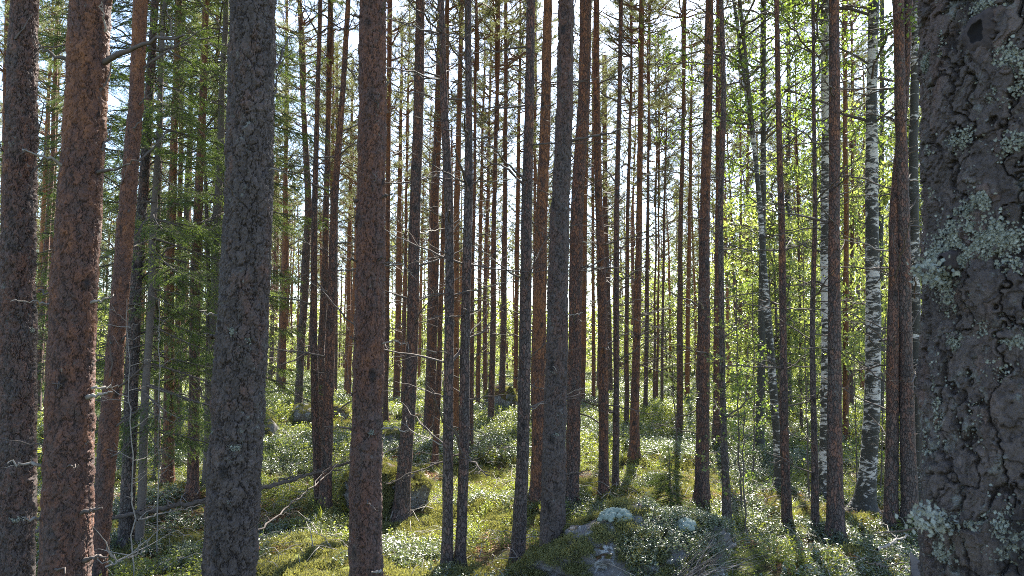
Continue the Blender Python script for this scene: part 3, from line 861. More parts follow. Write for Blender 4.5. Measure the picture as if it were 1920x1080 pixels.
pine('small red far pine between two darker trunks right of centre', 758, [(1112, 300, 5), (1112, 500, 6), (1113, 758, 8)], .6, .0)
pine('slim straight grey pine with a pale upper stem', 936, [(1164, 0, 8), (1161, 200, 8), (1157, 400, 10), (1156, 640, 11), (1154, 936, 13)], .15, .1)
pine('thin pine with a dark forked top, between slim grey and smooth brown pines', 812, [(1185, 0, 4), (1183, 200, 5), (1178, 400, 7), (1176, 600, 8), (1174, 812, 9)], .3, .1)
pine('smooth tan-brown pine with its foot behind the spruce sapling', 882, [(1202, 0, 10), (1200, 200, 10), (1197, 400, 12), (1194, 600, 14), (1190, 760, 16), (1189, 882, 19)], .52, .02)
pine('very slim pine right of the smooth tan-brown pine', 792, [(1218, 0, 4), (1217, 200, 4), (1214, 400, 6), (1212, 640, 8), (1210, 792, 8)], .2, .1)
pine('left stem of the far pair in the bright clearing', 757, [(1230, 400, 3), (1228, 560, 4), (1226, 757, 5)], .3, .0)
pine('right stem of the far pair in the bright clearing', 755, [(1236, 330, 3), (1234, 560, 4), (1231, 755, 5)], .5, .0)
pine('lone dark straight far pine in front of the bright yellow-green leaves', 764, [(1250, 180, 3), (1246, 400, 4), (1243, 600, 5), (1241, 764, 6)], .2, .0, H=13)
pine('slender pine standing right of the sky gap', 827, [(1285, 0, 6), (1282, 200, 7), (1277, 400, 8), (1274, 600, 10), (1274, 827, 13)], .3, .1)
pine('red-orange far pine behind the slender pine of the sky gap', 757, [(1296, 250, 5), (1293, 400, 7), (1290, 600, 8), (1288, 757, 9)], .8, .0)
pine('tall straight purple-red pine right of the sky gap, bare stem', 953, [(1331, 0, 16), (1328, 200, 17), (1322, 400, 19), (1319, 640, 22), (1317, 840, 25), (1316, 953, 27)], .32, .1)
pine('grey pine with a split dead stripe, right of the tall purple-red pine', 990, [(1353, 0, 8), (1356, 200, 10), (1354, 400, 10), (1356, 600, 10), (1358, 800, 12), (1362, 990, 15)], .0, .3)
pine('wide reddish pine hidden behind the grey split-stripe pine', 853, [(1346, 0, 9), (1347, 300, 12), (1346, 600, 15), (1348, 760, 20), (1347, 853, 23)], .4, .05)
pine('dark red-brown pine beside the leaning birch', 992, [(1459, 0, 10), (1461, 200, 10), (1466, 400, 12), (1468, 600, 13), (1471, 840, 16), (1477, 992, 19)], .25, .1)
pine('thin dark pine with short stubs, left of the white birch stems', 1002, [(1524, 0, 6), (1524, 200, 7), (1525, 400, 8), (1527, 640, 10), (1529, 865, 12), (1530, 1002, 14)], .05, .15)
pine('straight purple-grey pine in front of the first white birch', 1012, [(1565, 0, 19), (1566, 200, 20), (1566, 400, 21), (1568, 600, 23), (1567, 865, 27), (1567, 1012, 31)], .2, .15)
pine('orange pine glimpsed between the two white birches', 832, [(1586, 0, 7), (1586, 300, 9), (1585, 600, 10), (1585, 832, 11)], .65, .0)
pine('thin olive pine between the two white birches', 792, [(1598, 0, 4), (1598, 400, 6), (1598, 600, 7), (1598, 792, 8)], .3, .1)
pine('glowing orange far pine just left of the second white birch', 748, [(1622, 300, 6), (1620, 500, 8), (1619, 748, 9)], .85, .0)
pine('grey-brown pine bending right as it falls towards the edge trunk', 1002, [(1684, 0, 20), (1686, 200, 20), (1692, 400, 22), (1697, 600, 25), (1704, 865, 26), (1707, 1002, 29)], .15, .2)
pine('red-topped pine crossing behind the bending grey-brown pine', 1000, [(1704, 0, 15), (1697, 200, 15), (1680, 400, 18), (1675, 600, 20), (1672, 865, 22), (1671, 1000, 24)], .25, .15)
pine('far orange pine low in the gap right of the leaning birch', 762, [(1402, 300, 5), (1401, 560, 7), (1400, 762, 8)], .6, .0)
pine('far tan pine behind the leafy saplings', 770, [(1389, 300, 4), (1388, 560, 6), (1387, 770, 7)], .5, .0)
pine('thin spindly pine between the red-brown pine and the stubby pine', 820, [(1493, 200, 3), (1496, 400, 4), (1500, 640, 5), (1503, 820, 6)], .2, .1, H=11)

# ---- birches
def leafy_crown(name, seed, n, zs, rad, ls, mat, limbs=22, L=8.0, shape=1.0, twigmat=None):
    rs = np.random.default_rng(seed); mb = MB(); C = []; Dv = []
    tube(mb, np.stack([0 * np.linspace(0, L, 8), 0 * np.linspace(0, L, 8), np.linspace(0, L, 8)], 1), .04 * (1.05 - np.linspace(0, 1, 8)), 5)
    ends = []
    for k in range(limbs):
        z = rs.uniform(0, L * .92); az = rs.uniform(0, 6.283); s = z / L
        l = rad * rs.uniform(.5, 1.1) * (1 - .75 * s ** shape) + .2
        q = np.linspace(0, 1, 7); up = rs.uniform(.3, .8)
        pts = np.stack([np.cos(az) * l * q, np.sin(az) * l * q, z + l * up * q - l * .35 * q ** 2.4], 1)
        pts[1:] += rs.standard_normal((6, 3)) * .05
        tube(mb, pts, .016 * (1.1 - q) + .003, 4)
        for a in range(int(5 + l * 5)):
            u = rs.uniform(.2, 1); b = np.array([np.interp(u, q, pts[:, c]) for c in range(3)])
            dd = rs.standard_normal(3); dd[2] = dd[2] * .4 - .25; dd += np.array([math.cos(az), math.sin(az), 0]) * .7; dd /= np.linalg.norm(dd)
            tl = rs.uniform(.2, .65)
            ss = np.linspace(0, 1, 5)[:, None]
            tp = b + dd * tl * ss + np.array([0, 0, -.22]) * tl * ss ** 2
            tube(mb, tp, .004 * (1.2 - ss[:, 0]), 3)
            ends.append(tp)
    E = np.array(ends)
    idx = rs.integers(0, len(E), n); kk = rs.uniform(.15, 4, n)
    lo = np.floor(kk).astype(int).clip(0, 3); fr = (kk - lo)[:, None]
    nc = n // 6 + 1; sel = np.arange(n) % nc
    c = E[idx[sel], lo[sel]] * (1 - fr[sel]) + E[idx[sel], lo[sel] + 1] * fr[sel] + rs.standard_normal((n, 3)) * ls * 1.3
    leaves(mb, c, ls, rs, 1)
    return mb.mesh(name, [twigmat or M_TWIG, mat], smooth=False)

def leaves(mb, c, ls, rs, mat, elong=1.25, flat=0.0):
    n = len(c)
    a = rs.standard_normal((n, 3)); a[:, 2] *= (1 - flat); a /= np.linalg.norm(a, axis=1)[:, None]
    u = rs.standard_normal((n, 3)); 
    if flat: u = u * (1 - flat) + np.array([0, 0, 1.0]) * flat
    b = np.cross(a, u); b /= np.linalg.norm(b, axis=1)[:, None] + 1e-9
    nn = np.cross(a, b)
    s = ls * rs.uniform(.6, 1.3, (n, 1))
    p0 = c; p1 = c + a * s * .5 * elong + b * s * .38 + nn * s * .08; p2 = c + a * s * elong; p3 = c + a * s * .5 * elong - b * s * .38 + nn * s * .08
    V = np.stack([p0, p1, p2, p3], 1).reshape(-1, 3)
    q = np.arange(n)[:, None] * 4
    mb.add(V, np.concatenate([q + [0, 1, 2], q + [0, 2, 3]]), mat)

BCROWN = [leafy_crown('crown', 600 + k, 6000, 0, 1.9, .045, M_LEAF, 34) for k in range(3)]
def mk_birch(label, by, pts, moss=.1, H=15, crown_from=.22, d=None, k=0, cs=1.0):
    d = d or depth_of(by)
    t = tree_path(pts, d, H); seed = int(pts[0][0] + by)
    root = root_empty('birch_tree', t, label, 'birch tree', 'birches on the right'); t.root = root
    pine_trunk(t, seed, 24, .04, 0, moss, .5, M_BIRCH, parent=root)
    add_branches(t, root, seed, 14, 1.5, H * .5, .4, 1.2)
    L = H * (1 - crown_from); z0 = H * crown_from
    x, y, r = axis_at(t, [z0, H], seed=seed)
    v = Vector((x[1] - x[0], y[1] - y[0], L)); e = v.to_track_quat('Z', 'Y').to_euler()
    link('crown', BCROWN[k % 3], root, (x[0], y[0], z0), e, (cs, cs, v.length / 8.0))
    return t
mk_birch('leaning slim birch with a dark patched stem, curving to the upper left', 925, [(1374, 0, 6), (1395, 150, 7), (1415, 280, 9), (1429, 420, 10), (1437, 560, 12), (1447, 700, 13), (1457, 840, 15), (1462, 925, 17)], .12, k=0, crown_from=.4, H=14)
mk_birch('mossy dark birch standing upright behind the leaning birch', 850, [(1432, 0, 9), (1431, 250, 10), (1429, 500, 12), (1427, 700, 14), (1424, 850, 16)], .45, k=1, crown_from=.3)
mk_birch('forked thin birch with a side stem at mid height', 792, [(1479, 0, 6), (1478, 200, 8), (1478, 400, 10), (1478, 600, 10), (1479, 792, 12)], .5, k=2, crown_from=.3)
mk_birch('white birch partly hidden by the straight purple-grey pine', 932, [(1547, 0, 14), (1547, 200, 15), (1549, 400, 16), (1550, 640, 17), (1547, 800, 20), (1544, 932, 25)], .0, k=1, crown_from=.42)
mk_birch('biggest white birch with black bars, bending left at its foot', 958, [(1640, 0, 19), (1635, 200, 20), (1636, 400, 23), (1638, 600, 26), (1636, 750, 27), (1628, 870, 29), (1619, 958, 35)], .08, k=0, crown_from=.35)
mk_birch('shaded birch half covered by the near trunk at the right', 992, [(1714, 0, 12), (1714, 200, 15), (1716, 500, 18), (1720, 800, 20), (1722, 992, 23)], .3, k=2, crown_from=.45)
mk_birch('slim birch behind the two white birches with green moss on its stem', 800, [(1655, 0, 7), (1653, 300, 9), (1652, 560, 10), (1651, 800, 12)], .5, k=1, crown_from=.25)

# ------------------------------------------------------------------ the far stand: pines nobody can tell apart
def sector(px):
    for lim, txt in ((100, 'beyond the left edge trunk'), (250, 'behind the orange-patched pine'), (400, 'behind the spruce boughs'), (560, 'behind the dark scaly pine'), (700, 'behind the cluster of three'),
                     (830, 'behind the rough grey pine'), (960, 'behind the two slender near pines'), (1080, 'behind the pine of the boulder'), (1210, 'behind the smooth tan pine'), (1330, 'beside the bright clearing'),
                     (1460, 'behind the leaning birch'), (1580, 'behind the stubby pine'), (1700, 'behind the biggest birch')):
        if px < lim: return txt
    return 'behind the close lichened trunk'
def far_trunk(seed, warm):
    t = Tree(); t.H = 16.0; rs = np.random.default_rng(seed)
    t.z = np.array([0, 2, 5, 9, 13, 16.]); t.x = np.concatenate([[0], np.cumsum(rs.normal(0, .09, 5))])
    t.r = np.array([.105, .098, .085, .065, .035, .01]); t.base = (0, 0, 0)
    zs = np.arange(-.3, 16, .25); x, y, r = axis_at(t, zs, seed=seed)
    mb = MB(); v, f = tube_arr(np.stack([x, y, zs], 1), r * (1 + .06 * rs.standard_normal(len(zs))), 9); mb.add(v, f)
    return mb.mesh('trunk', M_BARK)
FT = [far_trunk(700 + k, .5) for k in range(7)]
occupied = [(t.base[0], t.base[1]) for t in T]
count = 0; tries = 0
rs = np.random.default_rng(77)
while count < 232 and tries < 12000:
    tries += 1
    d = (20 if count < 140 else 34) + (62 if count < 140 else 48) * rs.random() ** .75; x = rs.uniform(-.88, .88) * d
    px = 960 + FPX * x / d
    if 1205 < px < 1315 and rs.random() < (.93 if d < 50 else .3): continue
    if d < 27 and rs.random() < .4: continue
    if any((x - a) ** 2 + (d - b) ** 2 < 1.5 ** 2 for a, b in occupied): continue
    occupied.append((x, d)); count += 1
    t = Tree(); t.base = np.array([x, d, tz(x, d)])
    sec = sector(px); row = 'nearer rows' if d < 38 else ('middle rows' if d < 56 else 'farthest rows')
    tone = rs.choice(['grey-brown', 'reddish', 'orange'])
    root = root_empty('pine_tree', t, 'slender %s pine in the %s, %s' % (tone, row, sec), 'pine tree', '%s pines of the %s %s' % (tone, row, sec))
    s = rs.uniform(.82, 1.12); rz = rs.uniform(0, 6.28)
    root.rotation_euler = (rs.normal() * .012, rs.normal() * .015, rz)
    k = int(rs.integers(7))
    w_ = rs.uniform(.75, 1.25)
    o = link('trunk', FT[k], root, None, None, (w_, w_, s)); o.color = ({'grey-brown': .12, 'reddish': .4, 'orange': .78}[tone], .0, .72, 1)  # bark colour brightened to stand in for light thrown from the surroundings
    b_ = link('dead_branches', FARBR[int(rs.integers(5))], root, None, (0, 0, rs.uniform(0, 6)), (1, 1, s)); b_['kind'] = 'stuff'
    cz = 16 * s * .44
    link('crown', CROWN[int(rs.integers(6))], root, (0, 0, cz), (0, 0, rs.uniform(0, 6)), (s * (.92 if count < 140 else .72), s * (.92 if count < 140 else .72), s * 1.1))

for t in T:
    if t.d < 24: TREEB.append((t.base[0], t.base[1], .16 + 1.6 * t.r[0], .09))
build_ground()
# ------------------------------------------------------------------ leafy young trees and bushes at the back
BUSH = [leafy_crown('crown', 800 + k, 5200, 0, 1.5 + .3 * k, .075, M_FARLEAF, 30, L=5.5) for k in range(4)]
BTR = None
mb = MB(); tube(mb, np.array([[0, 0, -.2], [.03, 0, 1.5], [0, .04, 3.2]]), [.05, .042, .035], 7); BTR = mb.mesh('stem', M_TWIG)
def bush(px, d, h, label, group, w_=1.0):
    x = (px - 960) / FPX * d
    t = Tree(); t.base = np.array([x, d, tz(x, d)])
    root = root_empty('leafy_tree', t, label, 'leafy tree', group)
    s = h / 6.5
    k = int(rs.integers(4))
    link('stem', BTR, root, None, (0, 0, rs.uniform(0, 6)), (1, 1, s * .7))
    link('crown', BUSH[k], root, (0, 0, s * 1.0), (0, 0, rs.uniform(0, 6)), (s * w_, s * w_, s))
for k in range(74):
    d = rs.uniform(34, 78); px = rs.uniform(-150, 2070)
    hh = rs.uniform(3.5, 8.5); sz_ = 'low' if hh < 5.2 else ('tall' if hh > 6.9 else 'middling')
    bush(px, d, hh * (1.15 if px > 1300 else .95), '%s yellow-green broadleaf tree at the back, %s' % (sz_, sector(px)), '%s broadleaf trees %s' % (sz_, sector(px)), rs.uniform(1.0, 1.5))
for q_ in ((1232, 52, 9.5), (1262, 58, 9.0), (1248, 44, 5.5), (1215, 60, 8.5), (1300, 56, 9.0)):
    bush(q_[0], q_[1], q_[2], 'pale yellow-green tree closing the bright clearing %s' % {1232: 'behind the lone dark far pine', 1262: 'left of the slender pine of the sky gap', 1248: 'low in its middle', 1215: 'at its left end', 1300: 'at its right end'}[q_[0]], 'broadleaf trees of the bright clearing', 1.5)
for k in range(10):
    px = rs.uniform(1370, 1760); hh = rs.uniform(3, 10); sz_ = 'short' if hh < 6 else 'tall'
    bush(px, rs.uniform(15, 32), hh, '%s leafy young birch between the trunks, %s' % (sz_, sector(px)), '%s young birches %s' % (sz_, sector(px)), rs.uniform(.6, .95))
# closed wood far behind everything
pts_ = []
def far_mass():
    r2 = np.random.default_rng(5); mb = MB()
    n = 60000
    ang = r2.uniform(-.95, .95, n); d = r2.uniform(86, 112, n)
    x = d * np.tan(ang); h = r2.random(n) ** .7 * (7.5 + 2.5 * vnoise(np.stack([x * .12, d * .1, 0 * x], 1), 3))
    c = np.stack([x, d, terrain(x, d) + h], 1)
    leaves(mb, c, .42, r2, 0)
    o = link('distant_wood', mb.mesh('distant_wood', [M_FARLEAF], smooth=False))
    tag(o, 'distant leafy wood closing the view behind the stand', 'wood', None, 'stuff')
far_mass()
def far_rows():
    r2 = np.random.default_rng(15); mb = MB()
    for k in range(260):
        d = r2.uniform(52, 98); x = r2.uniform(-.86, .86) * d
        if 1222 < 960 + FPX * x / d < 1262: continue
        z = tz(x, d); H = r2.uniform(12, 17); ln = r2.normal(0, .25, 2); zz = np.linspace(-.3, H, 7); q = (zz / H).clip(0)
        p = np.stack([x + ln[0] * q + .05 * np.sin(zz * .6 + k), d + ln[1] * q, z + zz], 1)
        tube(mb, p, r2.uniform(.07, .115) * (1.05 - .85 * q), 6, 0)
        n = 90; h = H * r2.uniform(.55, 1.0, n); rr = 1.1 * (1.15 - h / H) + .25
        a = r2.uniform(0, 6.28, n); c = np.stack([x + ln[0] + np.cos(a) * rr * r2.random(n), d + np.sin(a) * rr * r2.random(n), z + h], 1)
        leaves(mb, c, .26, r2, 1)
    o = link('far_pine_rows', mb.mesh('far_pine_rows', [M_BARK, M_NEEDLE], smooth=False)); o.color = (.55, 0, .75, 1)  # raised bark brightness paints in the surrounding light on far trunks
    tag(o, 'close rows of thin reddish pines far beyond the clearing', 'pine wood', None, 'stuff')
far_rows()

# ------------------------------------------------------------------ spruces
def spruce_branch(seed, L=1.3):
    rs = np.random.default_rng(seed); mb = MB()
    q = np.linspace(0, 1, 10)
    pts = np.stack([q * L, .03 * np.sin(q * 4 + seed), -.28 * L * q ** 1.3 + .22 * L * q ** 3], 1)
    tube(mb, pts, .009 * (1.15 - q), 5)
    segs = [(pts[5:], 1.0)]
    for k in range(26):
        u = rs.uniform(.15, .98); b = np.array([np.interp(u, q, pts[:, c]) for c in range(3)])
        sd = 1 if k % 2 else -1
        l = L * .42 * (1.05 - u) * rs.uniform(.7, 1.2) + .07
        dd = np.array([.75, sd * .8, rs.uniform(-.35, -.05)]); dd /= np.linalg.norm(dd)
        ss = np.linspace(0, 1, 6)[:, None]
        tp = b + dd * l * ss + np.array([0, 0, -.22]) * l * ss ** 2
        tube(mb, tp, .0028 * (1.2 - ss[:, 0]), 3); segs.append((tp, 1))
        for a in range(int(l / .06)):
            v = rs.uniform(.2, .95); b2 = np.array([np.interp(v, ss[:, 0], tp[:, c]) for c in range(3)])
            d2 = dd + rs.standard_normal(3) * .45 + np.array([0, 0, -.25]); d2 /= np.linalg.norm(d2)
            l2 = rs.uniform(.05, .13)
            segs.append((b2 + d2 * l2 * np.linspace(0, 1, 3)[:, None], 1))
    for tp, _ in segs:
        ln = np.linalg.norm(np.diff(tp, axis=0), axis=1).sum(); n = max(6, int(ln / .0042))
        u = rs.random(n) * (len(tp) - 1); i = np.minimum(u.astype(int), len(tp) - 2); fr = (u - i)[:, None]
        c = tp[i] * (1 - fr) + tp[i + 1] * fr; t_ = tp[i + 1] - tp[i]; t_ /= np.linalg.norm(t_, axis=1)[:, None]
        d = rs.standard_normal((n, 3)); d -= (d * t_).sum(1)[:, None] * t_; d /= np.linalg.norm(d, axis=1)[:, None]
        d = d * .8 + t_ * .7; d /= np.linalg.norm(d, axis=1)[:, None]
        s_ = np.cross(d, t_); s_ /= np.linalg.norm(s_, axis=1)[:, None] + 1e-9
        V = np.stack([c - s_ * .0017, c + s_ * .0017, c + d * .018], 1).reshape(-1, 3)
        mb.add(V, np.arange(n * 3).reshape(-1, 3), 1)
    return mb.mesh('bough', [M_TWIG, M_SPRUCE], smooth=False)
SPB = [spruce_branch(900 + k, 1.25) for k in range(4)]
SPS = [spruce_branch(950 + k, .5) for k in range(3)]
M_SBARK = twig_material('spruce_bark', (.06, .05, .045), (.17, .14, .12), 25)
def spruce(label, px, by, H, r, z0, lmax, d=None, step=.16, per=(3, 5), cat='spruce tree', name='spruce_tree', lean=0, wood=M_SBARK):
    d = d or depth_of(by); x = (px - 960) / FPX * d
    x = P(px, by, d)[0]
    t = Tree(); t.base = np.array([x, d, tz(x, d)])
    root = root_empty(name, t, label, cat)
    mb = MB(); zs = np.linspace(-.15, H, max(8, int(H * 4)))
    cx = lean * zs / H
    tube(mb, np.stack([cx + .01 * np.sin(zs * 3), 0 * zs, zs], 1), r * (1.04 - zs.clip(0) / H) + .002, 12)
    link('trunk', mb.mesh('trunk', wood), root)
    r3 = np.random.default_rng(int(px + by)); z = z0
    while z < H - .05:
        s = z / H
        l = min(lmax, (H - z) * .42 + .08)
        for k in range(r3.integers(*per)):
            az = r3.uniform(0, 6.28); small = H < 3; ll = l * r3.uniform(.65, 1.1) / (.5 if small else 1.25)
            link('bough', SPS[int(r3.integers(3))] if small else SPB[int(r3.integers(4))], root, (lean * s, 0, z + r3.normal() * .04), (r3.normal() * .15, r3.uniform(-.05, .25) - .55 * max(0, s - .6), az), (ll, ll, ll))
        z += step * r3.uniform(.7, 1.3) * (1 if H > 2 else .5)
spruce('tall dark spruce behind the reddish leaning pine, its lowest boughs sunlit', 262, 985, 13, .045, 1.3, 1.5, d=8.6, step=.22, per=(3, 5))
spruce('spruce with drooping green boughs left of the dark scaly pine', 388, 905, 13, .07, 1.6, 1.7, d=10.6, step=.27, per=(3, 5))
spruce('deep green spruce filling the gap behind the orange-patched pine', 118, 860, 13, .08, 1.5, 1.7, d=13.5, step=.30, per=(3, 5))
spruce('spruce farther back between the reddish pine and the spruce boughs', 330, 840, 14, .08, 1.8, 1.9, d=16, step=.32, per=(3, 5))
spruce('slim spruce pressed against the left side of the dark scaly pine', 418, 880, 13, .05, 1.8, 1.3, d=12.2, step=.27, per=(3, 5))
spruce('small bushy spruce sapling behind the foreground boulder', 1256, 940, 1.05, .014, .08, .55, d=10.2, step=.13, per=(5, 8), cat='spruce sapling', name='spruce_sapling')
spruce('dark spruce sapling in the far clearing right of centre', 1262, 745, 2.4, .03, .2, .9, d=30, step=.3, per=(6, 9), cat='spruce sapling', name='spruce_sapling')

# ------------------------------------------------------------------ thin dead stems and saplings
def stem(label, d, pts, r0, r1, mat, name, cat, twigs, leafn=0, lmat=None, seed=1, ls=.035):
    W = np.array([P(x, y, d) for x, y in pts]); base = W[-1].copy(); base[2] = min(base[2], tz(base[0], d))
    W[-1] = base
    t = Tree(); t.base = base; root = root_empty(name, t, label, cat)
    zs = np.linspace(0, 1, 24); idx = np.linspace(0, 1, len(W))
    p = np.stack([np.interp(zs, idx, (W[::-1] - base)[:, c]) for c in range(3)], 1)
    r2 = np.random.default_rng(seed); p[1:-1] += r2.standard_normal((22, 3)) * .008
    mb = MB(); tube(mb, p, r0 + (r1 - r0) * zs, 6)
    link('stem', mb.mesh('stem', mat), root)
    E = []
    for k in range(twigs):
        u = r2.uniform(.12, .98); b = np.array([np.interp(u, zs, p[:, c]) for c in range(3)])
        az = r2.uniform(0, 6.28); l = r2.uniform(.15, .6) * (1.1 - .5 * u)
        dd = np.array([math.cos(az), math.sin(az) * .8, r2.uniform(.1, .9)]); dd /= np.linalg.norm(dd)
        ss = np.linspace(0, 1, 6)[:, None]
        tp = b + dd * l * ss + r2.standard_normal((6, 3)) * .012 * (ss > 0) + np.array([0, 0, -.1]) * l * ss ** 2
        m2 = MB(); tube(m2, tp, .0035 * (1.2 - ss[:, 0]), 4)
        for q in range(2):
            b2 = tp[r2.integers(2, 5)]; d3 = dd + r2.standard_normal(3) * .6; d3 /= np.linalg.norm(d3)
            e2 = np.array([b2, b2 + d3 * l * .25, b2 + d3 * l * .45]); tube(m2, e2, [.002, .0016, .001], 3); E.append(e2)
        link('twig', m2.mesh('twig', mat), root); E.append(tp[::2])
    if leafn and E:
        cs = []
        for k in range(leafn):
            e = E[r2.integers(len(E))]; u = r2.uniform(.3, len(e) - 1.0); i = int(u)
            cs.append(e[i] + (e[min(i + 1, len(e) - 1)] - e[i]) * (u - i) + r2.standard_normal(3) * .025)
        m3 = MB(); leaves(m3, np.array(cs), ls, r2, 0); o = link('foliage', m3.mesh('foliage', [lmat], smooth=False), root); o['kind'] = 'stuff'
stem('pale thin dead stem with tiny side spikes, lit beside the tall spruce', 6.9, [(238, 560), (243, 700), (247, 860), (252, 1060)], .007, .0025, M_PALE, 'dead_sapling', 'dead sapling', 16, seed=3)
stem('thin dead stem with fine snags right of the orange-brown pine', 8.3, [(297, 560), (299, 700), (301, 905)], .008, .003, M_PALE, 'dead_sapling', 'dead sapling', 8, seed=4)
stem('dark crooked sapling with small leaves right of the split-stripe pine', 10.5, [(1379, 500), (1383, 640), (1384, 750), (1386, 860), (1391, 940)], .015, .004, M_TWIG, 'leafy_sapling', 'sapling', 26, 520, M_LEAF, 5)
stem('light leafy sapling spreading bright leaves over the wide reddish pine', 9.5, [(1352, 600), (1356, 720), (1362, 830), (1372, 950)], .011, .003, M_TWIG, 'leafy_sapling', 'sapling', 24, 420, M_FARLEAF, 6)
stem('fine sapling with sparse leaves between the stubby pine and the dark red-brown pine', 11, [(1505, 430), (1509, 600), (1512, 760), (1517, 930)], .012, .003, M_TWIG, 'leafy_sapling', 'sapling', 22, 300, M_FARLEAF, 7)
stem('green-stemmed sapling left of the leaning birch', 13, [(1408, 430), (1412, 600), (1414, 760), (1412, 880)], .016, .004, M_TWIG, 'leafy_sapling', 'sapling', 26, 700, M_LEAF, 8)
stem('leafy sapling in the gap left of the biggest white birch', 12.5, [(1600, 560), (1602, 700), (1606, 880)], .012, .003, M_TWIG, 'leafy_sapling', 'sapling', 24, 600, M_FARLEAF, 9)
stem('tall whip-thin sapling with leaves right of the biggest white birch', 12, [(1662, 420), (1660, 600), (1656, 760), (1650, 900)], .013, .003, M_TWIG, 'leafy_sapling', 'sapling', 30, 800, M_LEAF, 10)
stem('short hooked dead stick standing left of the slender pine of the sky gap', 15, [(1254, 730), (1262, 742), (1266, 770), (1270, 830)], .016, .008, M_TWIG, 'dead_sapling', 'dead sapling', 2, seed=12)
stem('small twiggy shrub stem with new leaves in front of the wide reddish pine', 8.7, [(1404, 640), (1396, 760), (1392, 860), (1398, 975)], .010, .003, M_TWIG, 'leafy_sapling', 'sapling', 22, 360, M_LEAF, 13)

# ------------------------------------------------------------------ boulders
ROCKS = []
def boulder(label, px, py, d, sx, sy, sz, mat, seed, res=5, name='boulder', sink=.3, rough=1.0):
    p = P(px, py, d); x, y = p[0], d
    bm_ = bpy.data.meshes.new('tmp')
    import bmesh
    bm = bmesh.new(); bmesh.ops.create_icosphere(bm, subdivisions=res, radius=1)
    V = np.array([v.co[:] for v in bm.verts]); F = np.array([[v.index for v in f.verts] for f in bm.faces]); bm.free()
    bpy.data.meshes.remove(bm_)
    n = V / np.linalg.norm(V, axis=1)[:, None]
    # faceted: cut the sphere with random planes
    r3 = np.random.default_rng(seed); rad = np.ones(len(n))
    for k in range(16):
        a = r3.standard_normal(3); a /= np.linalg.norm(a); dist = r3.uniform(.62, .92)
        dp = n @ a; m = dp > .05
        rad[m] = np.minimum(rad[m], dist / dp[m])
    rad = rad * (1 + rough * (.10 * fbm(n * 1.8 + seed, 3, seed) + .03 * fbm(n * 9 + seed, 3, seed + 3)))
    V = n * rad[:, None] * np.array([sx, sy, sz])
    base = np.array([x, y, tz(x, y)])
    t = Tree(); t.base = base
    mb = MB(); mb.add(V + np.array([0, 0, sz * (1 - 2 * sink)]) * 1.0, F)
    o = link(name, mb.mesh(name, mat)); o.location = base; tag(o, label, 'boulder')
    ROCKS.append((base, V + base + np.array([0, 0, sz * (1 - 2 * sink)]), F, seed))
    return o
boulder('foreground grey boulder patched with moss and pale lichen', 1192, 1050, 6.9, .98, .75, .47, M_ROCK, 11, 6, sink=.30, rough=1.7)
boulder('big mossy boulder with a rusty litter-covered top behind the rough grey pine', 728, 935, 10.4, .66, .55, .50, M_ROCKM, 12, 5, sink=.28)
boulder('mossy boulder on the left bank with reddish litter on top', 487, 735, 17, .42, .5, .62, M_ROCKM, 13, 4, sink=.25)
boulder('flat grey stone between the bowed pine and the cluster of three', 578, 782, 19, .45, .4, .34, M_ROCK, 14, 4)
boulder('rounded mossy stone behind the cluster of three', 636, 775, 19.5, .38, .35, .30, M_ROCKM, 15, 4)
boulder('dark upturned root clump in the middle distance behind two brown pines', 942, 770, 22, .62, .4, .60, M_ROCKM, 16, 4, name='root_clump')
boulder('low yellow mossy stone right of the large pine', 740, 800, 17, .38, .35, .26, M_ROCKM, 17, 4)
boulder('low grey stone half sunk in the shrubs at the far left gap', 82, 915, 10.5, .3, .3, .2, M_ROCKM, 18, 4)

# pale cushion lichen on the boulder
def on_rock(k, px, py):
    base, V, F, _ = ROCKS[k]
    D = P(px, py, 1.0) - np.array([0, 0, CAMZ]); D /= np.linalg.norm(D)
    rel = V - np.array([0, 0, CAMZ]); tt = rel @ D
    dist = np.linalg.norm(rel - tt[:, None] * D, axis=1)
    c = np.where(dist < .05)[0]
    if len(c) == 0: c = np.argsort(dist)[:10]
    return V[c[np.argmin(tt[c])]]
def cushion(label, p, sx, sy, sz, seed):
    import bmesh
    r3 = np.random.default_rng(seed); mb = MB()
    bm = bmesh.new(); bmesh.ops.create_icosphere(bm, subdivisions=3, radius=1)
    V = np.array([v.co[:] for v in bm.verts]); F = np.array([[v.index for v in f.verts] for f in bm.faces]); bm.free()
    for k in range(70):
        th = r3.uniform(0, 6.28); q = math.sqrt(r3.random()) 
        c = np.array([math.cos(th) * q * sx, math.sin(th) * q * sy, sz * (1 - q * q) * .9])
        s = r3.uniform(.016, .034)
        rr = 1 + .25 * fbm(V * 3.1 + k, 2, k)[:, None]
        mb.add(V * s * rr + c, F)
    o = link('cushion_lichen', mb.mesh('cushion_lichen', M_CUSH)); o.location = p; tag(o, label, 'lichen')
b = NB('cushion_lichen'); n_, _ = b.noise(b.coords(), 160, 5, .7); n2_, _ = b.noise(b.coords(), 20, 3)
b.pbr(b.mix(n_, (.13, .165, .14), (.34, .39, .34)), .95, b.bump(n_, .006, 1.0), .1); M_CUSH = b.m
cushion('pale grey-green cushion of lichen on top of the foreground boulder', on_rock(0, 1152, 962) - np.array([0, 0, .01]), .17, .11, .09, 3)
cushion('small pale lichen tuft on the right shoulder of the boulder', on_rock(0, 1285, 975) - np.array([0, 0, .01]), .09, .08, .05, 4)

